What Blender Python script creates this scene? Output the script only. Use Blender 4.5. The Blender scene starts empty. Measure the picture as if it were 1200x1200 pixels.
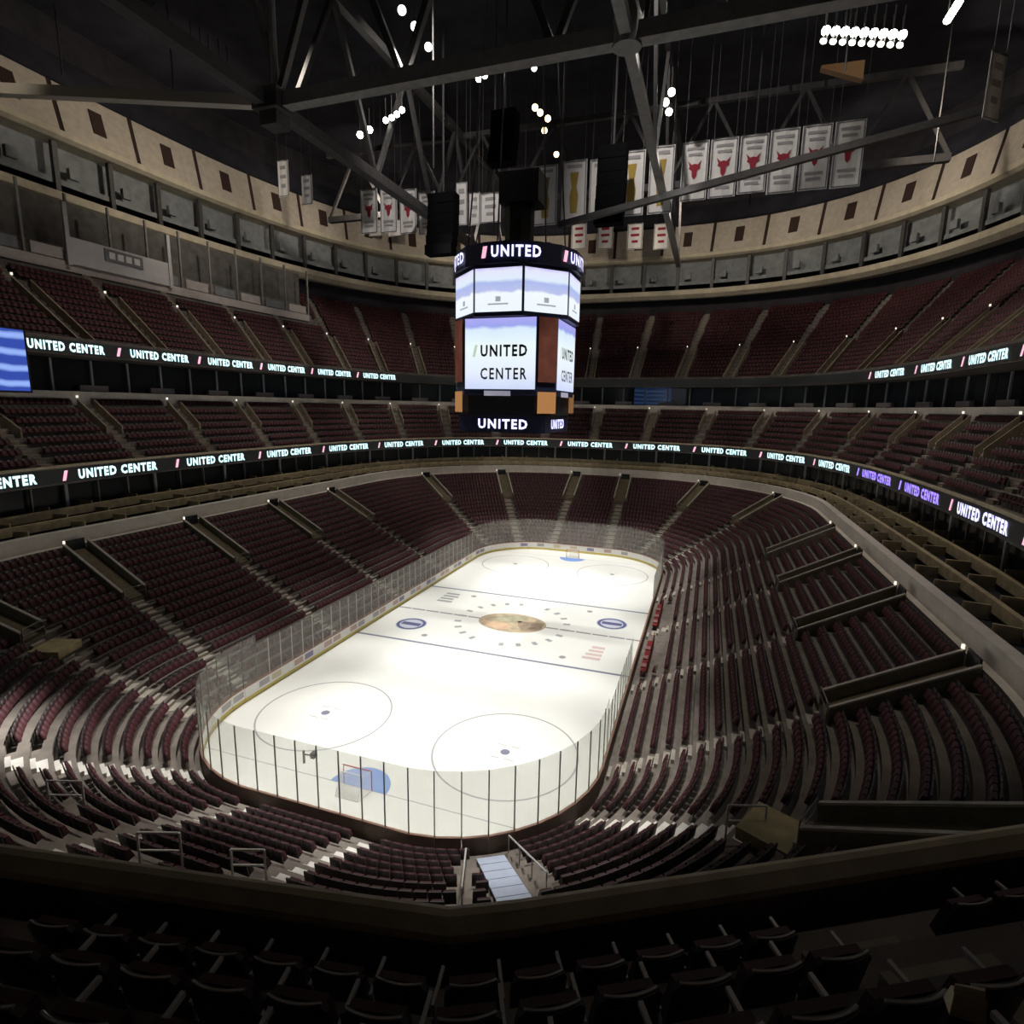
import bpy, math, random
import numpy as np
from mathutils import Vector, Matrix
random.seed(4)
R = math.radians
scene = bpy.context.scene
col = scene.collection

# ------------------------------------------------------------------ camera
CAM = np.array([17.372, -52.061, 21.397]); YAW, PITCH, ROLL, FPX = -0.326, -0.181, -0.018, 671.5
cy_, sy_ = math.cos(YAW), math.sin(YAW); cp_, sp_ = math.cos(PITCH), math.sin(PITCH); cr_, sr_ = math.cos(ROLL), math.sin(ROLL)
right0 = Vector((cy_, -sy_, 0)); fwd = Vector((sy_*cp_, cy_*cp_, sp_)); up0 = right0.cross(fwd)
rgt = cr_*right0 - sr_*up0; upv = sr_*right0 + cr_*up0
camd = bpy.data.cameras.new('camera'); cam = bpy.data.objects.new('camera', camd); col.objects.link(cam)
camd.sensor_width = 36; camd.lens = FPX*36/1200; camd.clip_end = 500; camd.clip_start = .05
M = Matrix(((rgt.x, upv.x, -fwd.x, CAM[0]), (rgt.y, upv.y, -fwd.y, CAM[1]), (rgt.z, upv.z, -fwd.z, CAM[2]), (0, 0, 0, 1)))
cam.matrix_world = M
scene.camera = cam
def ray(u, v):
    return np.array(rgt*((u-600)/FPX) + upv*((600-v)/FPX) + fwd)
def on(u, v, ax, val):                 # the point of plane axis=val seen at a pixel
    d = ray(u, v); return CAM + d*(val-CAM[ax])/d[ax]

# ------------------------------------------------------------------ world, exposure, lights
w = bpy.data.worlds.new('world'); scene.world = w; w.use_nodes = True
w.node_tree.nodes['Background'].inputs[0].default_value = (.010, .010, .014, 1)
w.node_tree.nodes['Background'].inputs[1].default_value = 1
vs = scene.view_settings; vs.view_transform = 'Standard'; vs.look = 'None'; vs.gamma = 1; vs.use_curve_mapping = False
vs.exposure = 0.0
SPOT_W = 58000
def spot(name, loc, target, power, angle, blend=.35, rad=.6, colr=(1, .98, .93)):
    l = bpy.data.lights.new(name, 'SPOT'); l.energy = power; l.spot_size = R(angle); l.spot_blend = blend; l.shadow_soft_size = rad; l.color = colr
    o = bpy.data.objects.new(name, l); col.objects.link(o); o.location = loc
    o.rotation_euler = (Vector(target)-Vector(loc)).to_track_quat('-Z', 'Y').to_euler()
    return o
for sx in (-1, 1):
    for yy in (-26, -9, 9, 26):
        spot('ice_flood_lamp', (sx*15, yy, 54), (sx*4.5, yy*.84, 0), SPOT_W*(1.12 if abs(yy) > 20 else .82), 35, .5)
spot('corner_flood_lamp', (-4, -6, 54), (-13.4, -32.3, 3), 520000, 12, .8)     # added spot, brightens the treads of one rink corner
spot('corner_flood_lamp', (4, -6, 54), (16, -30.5, 3), 110000, 9, .8)  # weaker added spot for the treads of the opposite corner
for sx in (-1, 1):                      # added fill over the seats: wide and dim
    for yy in (-4, 30): spot('house_lamp', (sx*24, yy, 56), (sx*27, yy+4, 0), 12500, 120, .8, 1.0, (1, .88, .76))
spot('end_flood_lamp', (0, -10, 56), (1, -30, 0), 42000, 37, .5, .8, (1, .92, .82))  # added fill for the near end seats, kept off the balcony
for x, tx in ((6, 18), (-8, -22)): spot('banner_lamp', (x, 0, 57), (tx, 18, 46), 11000, 100, .7, .4, (1, .94, .88))  # added spots that lift the banners out of the dark
WALL_W = 8500
for (x, y), (tx, ty) in (((-31, -20), (-52, -24)), ((-32, 6), (-52, 10)), ((31, -4), (52, -4)), ((31, 20), (52, 26)), ((12, 43), (14, 67)), ((-16, 43), (-24, 66)), ((-29, 26), (-46, 42)), ((28, 36), (42, 54))):
    spot('wall_wash_lamp', (x, y, 50.5), (tx, ty, 51.5), WALL_W, 112, .8, .8, (1, .88, .72))  # added spots, aimed outward to brighten the beige panels

# ------------------------------------------------------------------ materials
MATS = {}
def mat(name, c, rough=.7, metal=0, emit=0, var=0, scale=2.0, spec=.3, ecol=None):
    if name in MATS: return MATS[name]
    m = bpy.data.materials.new(name); m.use_nodes = True; nt = m.node_tree; b = nt.nodes['Principled BSDF']
    b.inputs['Base Color'].default_value = (*c, 1); b.inputs['Roughness'].default_value = rough; b.inputs['Metallic'].default_value = metal
    b.inputs['Specular IOR Level'].default_value = spec
    if var:
        tc = nt.nodes.new('ShaderNodeTexCoord'); n = nt.nodes.new('ShaderNodeTexNoise'); n.inputs['Scale'].default_value = scale; n.inputs['Detail'].default_value = 5
        r = nt.nodes.new('ShaderNodeValToRGB'); nt.links.new(tc.outputs['Object'], n.inputs['Vector']); nt.links.new(n.outputs['Fac'], r.inputs[0])
        r.color_ramp.elements[0].position = .3; r.color_ramp.elements[1].position = .7
        r.color_ramp.elements[0].color = (*[max(0, x*(1-var)) for x in c], 1); r.color_ramp.elements[1].color = (*[min(1, x*(1+var)) for x in c], 1)
        nt.links.new(r.outputs[0], b.inputs['Base Color'])
    if emit:
        b.inputs['Emission Color'].default_value = (*(ecol or c), 1); b.inputs['Emission Strength'].default_value = emit
    MATS[name] = m; return m
concrete = mat('concrete_tread', (.19, .165, .145), .85, var=.25, scale=1.2)
conc_dark = mat('concrete_dark', (.05, .042, .038), .85, var=.25, scale=1.0)
conc_step = mat('concrete_step', (.42, .385, .33), .8, var=.15, scale=2)
lit_step = mat('white_painted_step', (.66, .64, .60), .7, var=.12, scale=2)  # step concrete lightened to stand for light on the near stairs
ledge_m = mat('painted_ledge', (.62, .57, .50), .7, var=.1, scale=1)
seat_m = mat('maroon_seat_fabric', (.062, .017, .021), .6, var=.35, scale=6)
seat_back = mat('dark_seat_shell', (.030, .020, .021), .5, var=.2, scale=5, spec=.5)
seat_trim = mat('grey_seat_trim', (.50, .48, .46), .4, spec=.5)
black_m = mat('black_paint', (.012, .012, .014), .5)
dark_m = mat('dark_wall', (.022, .020, .024), .8, var=.3, scale=.6)
navy_m = mat('dark_navy_roof', (.022, .022, .030), .9, var=.4, scale=.3)
steel_m = mat('grey_painted_steel', (.20, .19, .18), .5, var=.15, scale=1.5)
steel_dk = mat('dark_steel', (.055, .052, .052), .5, var=.2, scale=1.5)
white_rail = mat('pale_metal_rail', (.55, .54, .52), .4, spec=.5)
panel_m = mat('beige_acoustic_panel', (.40, .35, .29), .85, var=.1, scale=1.5)
seam_m = mat('brown_seam', (.035, .018, .014), .8)
loge_m = mat('tan_loge_counter', (.40, .33, .20), .6, var=.25, scale=1.5)
bluegrey = mat('blue_grey_panel', (.17, .18, .185), .7, var=.2, scale=1)
pinkish = mat('pale_box_front', (.40, .36, .34), .75, var=.1, scale=1)
ice_m = mat('ice', (.86, .87, .84), .32, var=.03, scale=.25, spec=.35)
white_p = mat('white_board', (.90, .89, .86), .45)
yellow_p = mat('yellow_kick_plate', (.66, .55, .16), .5)
grey_line = mat('faint_ice_line', (.38, .39, .40), .5)
navy_line = mat('blue_grey_ice_line', (.20, .22, .30), .5)
red_line = mat('dull_red_ice_line', (.34, .31, .34), .5)
crease_m = mat('crease_blue', (.20, .34, .72), .5)
red_p = mat('red_paint', (.45, .02, .02), .5)
green_dk = mat('dark_green_grey', (.05, .075, .06), .7)
led_panel = mat('led_panel_off', (.05, .055, .055), .4)
led_white = mat('led_white', (.7, .9, .92), .5, emit=1.5, ecol=(.62, .9, .95))
led_pink = mat('led_pink', (.9, .5, .6), .5, emit=1.1, ecol=(.9, .45, .62))
led_purple = mat('led_purple', (.4, .3, .9), .5, emit=1.5, ecol=(.32, .22, .9))
led_lilac = mat('led_lilac', (.7, .7, .95), .5, emit=1.7, ecol=(.62, .62, .98))
lamp_white = mat('lamp_lens', (1, .97, .88), .5, emit=22, ecol=(1, .96, .85))
step_lamp = mat('step_lamp', (1, .93, .8), .5, emit=1.1, ecol=(1, .92, .78))
lamp_small = mat('lamp_lens_small', (1, .95, .85), .5, emit=5, ecol=(1, .95, .85))
lamp_warm = mat('lamp_lens_warm', (1, .8, .5), .5, emit=4, ecol=(1, .78, .45))
def glass_mat(name, tint, fac, rough=.1):
    m = bpy.data.materials.new(name); m.use_nodes = True; nt = m.node_tree; nt.nodes.remove(nt.nodes['Principled BSDF'])
    t = nt.nodes.new('ShaderNodeBsdfTransparent'); t.inputs[0].default_value = (.96, .97, .96, 1)
    p = nt.nodes.new('ShaderNodeBsdfPrincipled'); p.inputs['Base Color'].default_value = (*tint, 1); p.inputs['Roughness'].default_value = rough
    mx = nt.nodes.new('ShaderNodeMixShader'); mx.inputs[0].default_value = fac
    nt.links.new(t.outputs[0], mx.inputs[1]); nt.links.new(p.outputs[0], mx.inputs[2]); nt.links.new(mx.outputs[0], nt.nodes['Material Output'].inputs[0])
    return m
glass_m = glass_mat('hazy_rink_glass', (.80, .79, .74), .5)  # pale diffuse share mixed evenly into the clear glass
nt = glass_m.node_tree; p_ = next(n for n in nt.nodes if n.type == 'BSDF_PRINCIPLED'); tl = nt.nodes.new('ShaderNodeBsdfTranslucent'); tl.inputs[0].default_value = (.85, .85, .8, 1); m2 = nt.nodes.new('ShaderNodeMixShader'); m2.inputs[0].default_value = .5
mx = next(n for n in nt.nodes if n.type == 'MIX_SHADER' and n != m2); mx.inputs[0].default_value = .22; nt.links.new(p_.outputs[0], m2.inputs[1]); nt.links.new(tl.outputs[0], m2.inputs[2]); nt.links.new(m2.outputs[0], mx.inputs[2])
suite_glass = glass_mat('dark_suite_glass', (.03, .035, .04), .75, .15)

# ------------------------------------------------------------------ helpers
class MB:
    def __init__(s): s.v = []; s.f = []
    def quad(s, a, b, c, d):
        n = len(s.v); s.v += [tuple(a), tuple(b), tuple(c), tuple(d)]; s.f.append((n, n+1, n+2, n+3)); return s
    def poly(s, pts):
        n = len(s.v); s.v += [tuple(p) for p in pts]; s.f.append(tuple(range(n, n+len(pts)))); return s
    def hexa(s, p):     # 8 points: bottom 4 (ccw), top 4
        n = len(s.v); s.v += [tuple(q) for q in p]
        for f in ((3, 2, 1, 0), (4, 5, 6, 7), (0, 1, 5, 4), (1, 2, 6, 5), (2, 3, 7, 6), (3, 0, 4, 7)): s.f.append(tuple(n+i for i in f))
        return s
    def box(s, c, size, rz=0, ax=None):
        hx, hy, hz = [k/2 for k in size]; ca, sa = math.cos(rz), math.sin(rz); p = []
        for z in (-hz, hz):
            for x, y in ((-hx, -hy), (hx, -hy), (hx, hy), (-hx, hy)): p.append((c[0]+x*ca-y*sa, c[1]+x*sa+y*ca, c[2]+z))
        return s.hexa(p)
    def tube(s, a, b, r, n=8, r2=None):
        a, b = Vector(a), Vector(b); d = (b-a).normalized(); u = d.orthogonal().normalized(); w_ = d.cross(u); k0 = len(s.v); r2 = r if r2 is None else r2
        for p, rr in ((a, r), (b, r2)):
            for k in range(n):
                t = 2*math.pi*k/n; s.v.append(tuple(p + u*rr*math.cos(t) + w_*rr*math.sin(t)))
        for k in range(n): s.f.append((k0+k, k0+(k+1) % n, k0+n+(k+1) % n, k0+n+k))
        s.f.append(tuple(k0+k for k in reversed(range(n)))); s.f.append(tuple(k0+n+k for k in range(n))); return s
    def beam(s, a, b, wd, ht):      # rectangular bar, height along z where possible
        a, b = Vector(a), Vector(b); d = (b-a).normalized(); z = Vector((0, 0, 1))
        if abs(d.z) > .98: z = Vector((1, 0, 0))
        sd = d.cross(z).normalized(); u = sd.cross(d).normalized(); p = []
        for q in (-ht/2, ht/2):
            for e, t in ((a, -1), (b, -1), (b, 1), (a, 1)): p.append(tuple(e + sd*t*wd/2 + u*q))
        return s.hexa(p)
    def mesh(s, name):
        used = sorted({i for f in s.f for i in f})
        if len(used) < len(s.v): ix = {i: k for k, i in enumerate(used)}; s.v = [s.v[i] for i in used]; s.f = [tuple(ix[i] for i in f) for f in s.f]
        me = bpy.data.meshes.new(name); me.from_pydata(s.v, [], s.f); me.update(); return me
def obj(name, me, m, parent=None, smooth=False, loc=None, rz=0):
    if isinstance(me, MB): me = me.mesh(name)
    if m is not None and not me.materials: me.materials.append(m)
    if smooth: me.polygons.foreach_set('use_smooth', [True]*len(me.polygons))
    o = bpy.data.objects.new(name, me); col.objects.link(o)
    if loc is not None: o.location = loc; o.rotation_euler = (0, 0, rz)
    if parent is not None:
        o.parent = parent
        if loc is None: o.matrix_parent_inverse = Matrix.Translation(-Vector(parent.location)) if parent.rotation_euler.z == 0 else (Matrix.Translation(parent.location) @ Matrix.Rotation(parent.rotation_euler.z, 4, 'Z')).inverted()
    return o
def tag(o, label, cat, group=None):
    o['label'] = label; o['category'] = cat
    if group: o['group'] = group
    return o
def thing(name, label, cat, loc=(0, 0, 0), rz=0, group=None):
    o = bpy.data.objects.new(name, None); col.objects.link(o); o.location = loc; o.rotation_euler = (0, 0, rz); o.empty_display_size = .2
    return tag(o, label, cat, group)
def struct(name, me, m, label=None, cat=None):
    o = obj(name, me, m); o['kind'] = 'structure'
    if label: o['label'] = label
    if cat: o['category'] = cat
    return o
_tx = {}
def text_mesh(s, bold=.02):          # lettering outline: verts (x, y) with faces, x from 0 to 1 and y from 0 to 1
    if s in _tx: return _tx[s]
    cu = bpy.data.curves.new('lettering', 'FONT'); cu.body = s; cu.offset = bold; cu.resolution_u = 2; cu.space_character = 1.25
    o = bpy.data.objects.new('lettering', cu); col.objects.link(o); dg = bpy.context.evaluated_depsgraph_get(); dg.update()
    me = bpy.data.meshes.new_from_object(o.evaluated_get(dg)); v = np.array([(p.co.x, p.co.y) for p in me.vertices]); f = [tuple(p.vertices) for p in me.polygons]
    bpy.data.objects.remove(o); bpy.data.meshes.remove(me); bpy.data.curves.remove(cu)
    v -= v.min(0); v /= v.max(0); _tx[s] = (v, f); return _tx[s]
def text_obj(name, s, o, ux, uy, wd, ht, m, parent=None, mirror=False):
    v, f = text_mesh(s); o, ux, uy = Vector(o), Vector(ux), Vector(uy); b = MB()
    b.v = [tuple(o + ux*(x-.5)*wd + uy*(y-.5)*ht) for x, y in v]; b.f = f
    return obj(name, b, m, parent)

# ------------------------------------------------------------------ plan curves
NQ = 96
def resample(x, y):
    L = np.concatenate([[0], np.cumsum(np.hypot(np.diff(x), np.diff(y)))]); g = np.linspace(0, L[-1], NQ+1)
    gx, gy = np.interp(g, L, x), np.interp(g, L, y)
    q1 = np.stack([gx, gy], 1)[:-1]; q2 = np.stack([-gx[::-1], gy[::-1]], 1)[:-1]; q4 = np.stack([gx[::-1], -gy[::-1]], 1)[:-1]
    return np.concatenate([q1, q2, -q1, q4])
def se(a, b, n):
    t = np.linspace(0, np.pi/2, 3000); return resample(np.cos(t)**(2/n)*a, np.sin(t)**(2/n)*b)
RA, RB, RR = 12.95, 30.48, 8.53
def off(d):
    t = np.linspace(0, np.pi/2, 400); x = np.concatenate([[RA+d], RA-RR+(RR+d)*np.cos(t), [0]]); y = np.concatenate([[0], RB-RR+(RR+d)*np.sin(t), [RB+d]])
    return resample(x, y)
def normals(P):
    T = np.roll(P, -1, 0)-np.roll(P, 1, 0); T /= np.linalg.norm(T, axis=1)[:, None]; return np.stack([T[:, 1], -T[:, 0]], 1)
def loft(rings, closed=False, sel=None):
    b = MB(); n = len(rings[0][0])
    for P, z in rings: b.v += [(p[0], p[1], z) for p in P]
    for k in range(len(rings)-1):
        for i in range(n):
            if sel is not None and not (sel(i) and sel((i+1) % n)): continue
            j = (i+1) % n; b.f.append((k*n+i, k*n+j, (k+1)*n+j, (k+1)*n+i))
    return b
class Path:                       # arc length along a closed plan curve
    def __init__(s, P):
        s.P = np.vstack([P, P[:1]]); s.L = np.concatenate([[0], np.cumsum(np.hypot(*np.diff(s.P, axis=0).T))]); s.T = s.L[-1]
    def at(s, l):
        l = l % s.T; x = np.interp(l, s.L, s.P[:, 0]); y = np.interp(l, s.L, s.P[:, 1]); e = .05
        x1, y1 = np.interp((l+e) % s.T, s.L, s.P[:, 0]), np.interp((l+e) % s.T, s.L, s.P[:, 1]); a = math.atan2(y1-y, x1-x)
        return x, y, a            # a: heading of the counter-clockwise tangent; outward is a-90deg
    def near(s, x, y):
        A, D = s.P[:-1], np.diff(s.P, axis=0); q = np.array([x, y]); t = np.clip(((q-A)*D).sum(1)/(D*D).sum(1), 0, 1)
        i = np.hypot(*(A+t[:, None]*D-q).T).argmin(); return s.L[i]+t[i]*(s.L[i+1]-s.L[i])

# ------------------------------------------------------------------ floor, ice
struct('floor', MB().quad((-36, -54, -.06), (36, -54, -.06), (36, 54, -.06), (-36, 54, -.06)), conc_dark)
ice = struct('ice_sheet', MB().poly([(x, y, 0) for x, y in off(-.03)]), ice_m, 'white sheet of ice inside the rink boards', 'ice rink')
def flat(name, pts, z, m, parent=ice): return obj(name, MB().poly([(x, y, z) for x, y in pts]), m, parent)
def ringflat(name, c, r, wd, z, m, a0=0, a1=360, n=64):
    b = MB()
    for k in range(n):
        t, t2 = R(a0+(a1-a0)*k/n), R(a0+(a1-a0)*(k+1)/n)
        b.quad(*[(c[0]+rr*math.cos(tt), c[1]+rr*math.sin(tt), z) for rr, tt in ((r-wd/2, t), (r+wd/2, t), (r+wd/2, t2), (r-wd/2, t2))])
    return obj(name, b, m, ice)
def disc(name, c, rx, ry, z, m, n=28, parent=ice): return flat(name, [(c[0]+rx*math.cos(2*math.pi*k/n), c[1]+ry*math.sin(2*math.pi*k/n)) for k in range(n)], z, m, parent)
def rect(name, x0, y0, x1, y1, z, m): return flat(name, [(x0, y0), (x1, y0), (x1, y1), (x0, y1)], z, m)
for s in (-1, 1):
    rect('blue_line', -12.9, s*7.62-.15+s*.15, 12.9, s*7.62+.15+s*.15, .004, navy_line)
    gw = RA-RR+math.sqrt(RR**2-(RR-3.35)**2)
    rect('goal_line', -gw, s*27.13-.03, gw, s*27.13+.03, .004, grey_line)
    for t in (-1, 1):
        c = (t*6.71, s*21.03)
        ringflat('faceoff_circle', c, 4.57, .11, .004, grey_line)
        disc('faceoff_spot', c, .3, .3, .006, navy_line if s < 0 else red_line)
        disc('neutral_spot', (t*6.71, s*6.1), .3, .3, .006, red_line)
        for dx in (-1, 1):
            for dy in (-1, 1): rect('hash_mark', c[0]+dx*.45-.3, c[1]+dy*.7-.03, c[0]+dx*.45+.3, c[1]+dy*.7+.03, .006, grey_line)
    flat('crease', [(1.83*math.cos(R(180*k/20)), s*27.13-s*1.83*math.sin(R(180*k/20))) for k in range(21)], .008, crease_m)
b = MB()
for k in range(16): b.quad((-12.9+1.62*k, -.15, .004), (-12.9+1.62*k+1.5, -.15, .004), (-12.9+1.62*k+1.5, .15, .004), (-12.9+1.62*k, .15, .004))
obj('centre_line', b, red_line, ice)
# emblem at centre ice: tan and brown oval with a ring of small letter marks
emb1, emb2, emb3, emb4 = mat('emblem_tan', (.44, .36, .25), .6, var=.25, scale=1.2), mat('emblem_brown', (.28, .22, .16), .6, var=.3, scale=1.5), mat('emblem_orange', (.60, .42, .29), .6, var=.2, scale=1), mat('emblem_olive', (.36, .34, .24), .6, var=.3, scale=1)
disc('centre_emblem', (0, 0), 3.5, 2.5, .008, emb1, 40)
flat('emblem_patch', [(-2.9, .3), (-1.2, 1.9), (1.2, 2.1), (.9, .4), (-.8, -.2)], .011, emb4)
flat('emblem_patch', [(-3.0, -.4), (-.6, -.3), (.4, -1.2), (-.5, -2.2), (-2.2, -1.6)], .011, emb3)
flat('emblem_patch', [(.4, .6), (3.1, .9), (3.2, -.6), (1.6, -1.8), (.8, -.6)], .011, emb2)
for k in range(22):
    t = 2*math.pi*k/22
    if 1 and k % 11 != 5:
        c, s_ = math.cos(t), math.sin(t); p = [(5.5*c-.22*s_*q+.34*c*e, 5.5*s_+.22*c*q+.34*s_*e) for q, e in ((-1, -1), (-1, 1), (1, 1), (1, -1))]
        flat('letter_mark', p, .008, grey_line)
# round and lettered adverts in the ice
for nm, p in (('l', (482, 731)), ('r', (717, 731))):
    c = on(*p, 2, 0); disc('round_advert', c, 1.55, 1.55, .008, mat('ad_pale_blue', (.55, .58, .68), .6))
    ringflat('advert_ring', (c[0], c[1]), 1.3, .3, .010, mat('ad_navy', (.10, .11, .24), .6), n=32); rect('advert_bar', c[0]-1.0, c[1]-.35, c[0]+1.0, c[1]+.35, .011, mat('ad_navy', (.1, .11, .24)))
c = on(697, 765, 2, 0)
for k in range(4): rect('advert_stroke', c[0]-.9+.15*k, c[1]-1.5+.8*k, c[0]+.7, c[1]-1.0+.8*k, .008, mat('ad_rose', (.66, .52, .50), .6))
c = on(527, 700, 2, 0)
for k in range(4): rect('advert_stroke', c[0]-.9, c[1]-1.6+.85*k, c[0]+.9-.2*(k % 2), c[1]-1.1+.85*k, .008, grey_line)

# ------------------------------------------------------------------ boards and glass
boards = thing('rink_boards', 'white dasher boards with clear glass and dark posts around the ice', 'rink boards')
NP = 124; bp = Path(off(.05)); wd = bp.T/NP
def local_box(cx, cy, cz, sx, sy, sz): return MB().box((cx, cy, cz), (sx, sy, sz))
me_board = local_box(0, 0, .68, wd*.985, .10, .80).mesh('board_panel'); me_board.materials.append(white_p)
me_kick = local_box(0, 0, .15, wd, .12, .30).mesh('kick_plate'); me_kick.materials.append(yellow_p)
me_cap = local_box(0, 0, 1.11, wd, .16, .06).mesh('cap_rail'); me_cap.materials.append(mat('board_cap', (.32, .17, .12), .5))
me_bk = local_box(0, -.065, .6, wd, .03, 1.1).mesh('outer_backing'); me_bk.materials.append(mat('brown_board_back', (.15, .11, .09), .6, var=.2, scale=1))
me_ad = {}
for nm, cc in (('ad_navy_p', (.30, .28, .42)), ('ad_grey_p', (.45, .44, .46)), ('ad_red_p', (.60, .42, .38)), ('ad_gold_p', (.66, .60, .40))):
    q = local_box(0, .056, .70, wd*.8, .012, .45).mesh('advert'); q.materials.append(mat(nm, cc, .5)); me_ad[nm] = q
def glass_me(h):
    g = local_box(0, 0, 1.14+h/2, wd*.975, .016, h).mesh('glass_pane'); g.materials.append(glass_m); return g
gl = {3.5: glass_me(3.5), 2.8: glass_me(2.8)}
def post_me(h):
    g = local_box(-wd/2, 0, 1.14+h/2, .05, .06, h).mesh('post'); g.materials.append(mat('grey_glass_post', (.17, .17, .16), .5) if h > 3 else mat('pale_glass_post', (.50, .49, .46), .5)); return g  # same posts: tall ones toned dark as if backlit, side ones pale
po = {3.5: post_me(3.5), 2.8: post_me(2.8)}
for k in range(NP):
    x, y, a = bp.at((k+.5)*wd)
    def put(nm, me): return obj(nm, me, None, boards, loc=(x, y, 0), rz=a)
    put('board_panel', me_board); put('kick_plate', me_kick); put('cap_rail', me_cap); put('outer_backing', me_bk)
    h = 3.5 if abs(y) > 20 else 2.8
    bench = x > 12 and -9.5 < y < 9.5
    if not bench: put('glass_pane', gl[h]); put('post', po[h])
    if (x < -12 and k % 3) or (y > 29 and k % 2): put('advert', me_ad[random.choice(list(me_ad))])

# ------------------------------------------------------------------ goals
def goal(y, s, label):
    g = thing('goal_net', label, 'hockey goal', (0, y, 0))
    r = .035; b = MB()
    for x in (-.915, .915): b.tube((x, y, 0), (x, y, 1.22), r)
    b.tube((-.95, y, 1.22), (.95, y, 1.22), r); obj('goal_frame', b, red_p, g)
    b = MB()
    for x in (-.9, .9): b.tube((x, y, .04), (x*.8, y+s*1.1, .04), .03).tube((x*.8, y+s*1.1, .04), (x*.8, y+s*.55, 1.2), .02).tube((x*.8, y+s*.55, 1.2), (x, y, 1.22), .02)
    b.tube((-.72, y+s*1.1, .04), (.72, y+s*1.1, .04), .03); b.box((0, y+s*.55, 1.2), (1.5, .04, .04)); obj('base_frame', b, white_p, g)
    b = MB()
    for i in range(15):
        x = -.9+1.8*i/14; b.tube((x*.8, y+s*1.1, .04), (x*.8, y+s*.55, 1.2), .012, 3); b.tube((x*.8, y+s*.55, 1.2), (x, y, 1.22), .012, 3)
    for i in range(9):
        t = i/9; b.tube((-.72, y+s*(1.1-.55*t), .04+1.16*t), (.72, y+s*(1.1-.55*t), .04+1.16*t), .012, 3)
        for x in (-1, 1): b.tube((x*.9, y, .04+1.18*t), (x*.72, y+s*(1.1-.55*t), .04+1.16*t), .012, 3)
    n = obj('net', b, mat('white_net', (.75, .75, .72), .7), g)
goal(-27.13, -1, 'red framed hockey goal with white net on the blue crease by the dark end boards')
goal(27.13, 1, 'red framed hockey goal at the ice end beneath the scoreboard hanging')
t = thing('glass_camera', 'small black camera box clamped to the end glass', 'camera', on(356, 884, 1, -29.9))
p = Vector(t.location); obj('bracket', MB().tube(p+Vector((0, 0, -.5)), p+Vector((0, 0, .2)), .06), black_m, t); obj('arm', MB().tube(p, p+Vector((.5, .15, -.05)), .04), black_m, t); obj('housing', MB().box(p+Vector((.5, .15, 0)), (.22, .3, .3)), black_m, t)

# ------------------------------------------------------------------ lower bowl
T1, RS1, Z1, D1, N1 = .88, .475, .45, .45, 19
prof = [(off(.1), -.05), (off(D1), -.05)]
for k in range(N1): prof += [(off(D1+T1*k), Z1+RS1*k), (off(D1+T1*(k+1)), Z1+RS1*k)]
prof += [(off(D1+T1*N1), 9.9)]
tier1 = struct('lower_seating_tier', loft(prof), concrete, 'stepped concrete tier of the lower bowl around the ice', 'seating tier')
# aisles given by side coordinate or corner angle, as a point on the base curve
AIS = [(RA, y) for y in (-21, -10, 1.3, 12.3)]+[(-RA, y) for y in (-21, -10, 1.3, 12.3)]
def cpt(sx, sy, deg): return (sx*(RA-RR+RR*math.cos(R(deg))), sy*(RB-RR+RR*math.sin(R(deg))))
AIS += [(sx*4.3, sy*RB) for sx in (-1, 1) for sy in (-1, 1)]+[cpt(-1, -1, 21), cpt(-1, -1, 60), cpt(1, -1, 27), cpt(1, -1, 60)]+[cpt(sx, 1, d) for sx in (-1, 1) for d in (28, 60)]
AIS[8] = (-3.6, -RB); AIS[10] = (3.3, -RB)
def base_normal(x, y):
    qx, qy = max(abs(x)-(RA-RR), 0), max(abs(y)-(RB-RR), 0)
    if abs(abs(y)-RB) < 1e-6: return (0, math.copysign(1, y))
    if abs(abs(x)-RA) < 1e-6: return (math.copysign(1, x), 0)
    l = math.hypot(qx, qy); return (math.copysign(qx/l, x), math.copysign(qy/l, y))
ainfo = [(np.array(p), np.array(base_normal(*p))) for p in AIS]
for p, n in ainfo:                 # stair of two steps per row; each stair a part of the tier
    st = None; tn = np.array([-n[1], n[0]]); near = p[1] < -22 and -12 < p[0] < 14
    b = MB()
    for k in range(N1):
        for h in (0, 1):
            d0 = D1+T1*(k+h*.5)-.22; zt = Z1+RS1*(k-1+.5*h+.5)+.02; c = p+n*(d0+.24)
            box = (c[0], c[1], zt-.15), (1.05, .48, .3), math.atan2(tn[1], tn[0])
            if near and k < 11:
                o = obj('step', MB().box(*box), lit_step, tier1)
            else: b.box(*box)
    if b.v: obj('aisle_stair', b, conc_step, tier1)

# ------------------------------------------------------------------ seats
def seat_parts():
    back = MB().hexa([(-.25, .10, .34), (.25, .10, .34), (.25, .16, .34), (-.25, .16, .34), (-.24, .20, .93), (.24, .20, .93), (.24, .25, .93), (-.24, .25, .93)])
    pan = MB().hexa([(-.235, -.14, .40), (.235, -.14, .40), (.235, .07, .36), (-.235, .07, .36), (-.22, .0, .80), (.22, .0, .80), (.22, .13, .80), (-.22, .13, .80)])
    arm = MB().box((-.265, .0, .60), (.03, .36, .035)).box((-.265, .12, .3), (.03, .05, .6))
    return back, pan, arm
SB, SP, SA = seat_parts()
me_back, me_pan, me_arm = SB.mesh('backrest'), SP.mesh('seat_pan'), SA.mesh('armrest')
me_back.materials.append(seat_back); me_pan.materials.append(seat_m); me_arm.materials.append(seat_trim)
stuff_v = np.array(SB.v+SP.v); stuff_f = np.array([f for f in SB.f[1:]]+[tuple(i+8 for i in f) for f in SP.f[1:]])
FM = np.array([1]*5+[0]*5)
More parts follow.
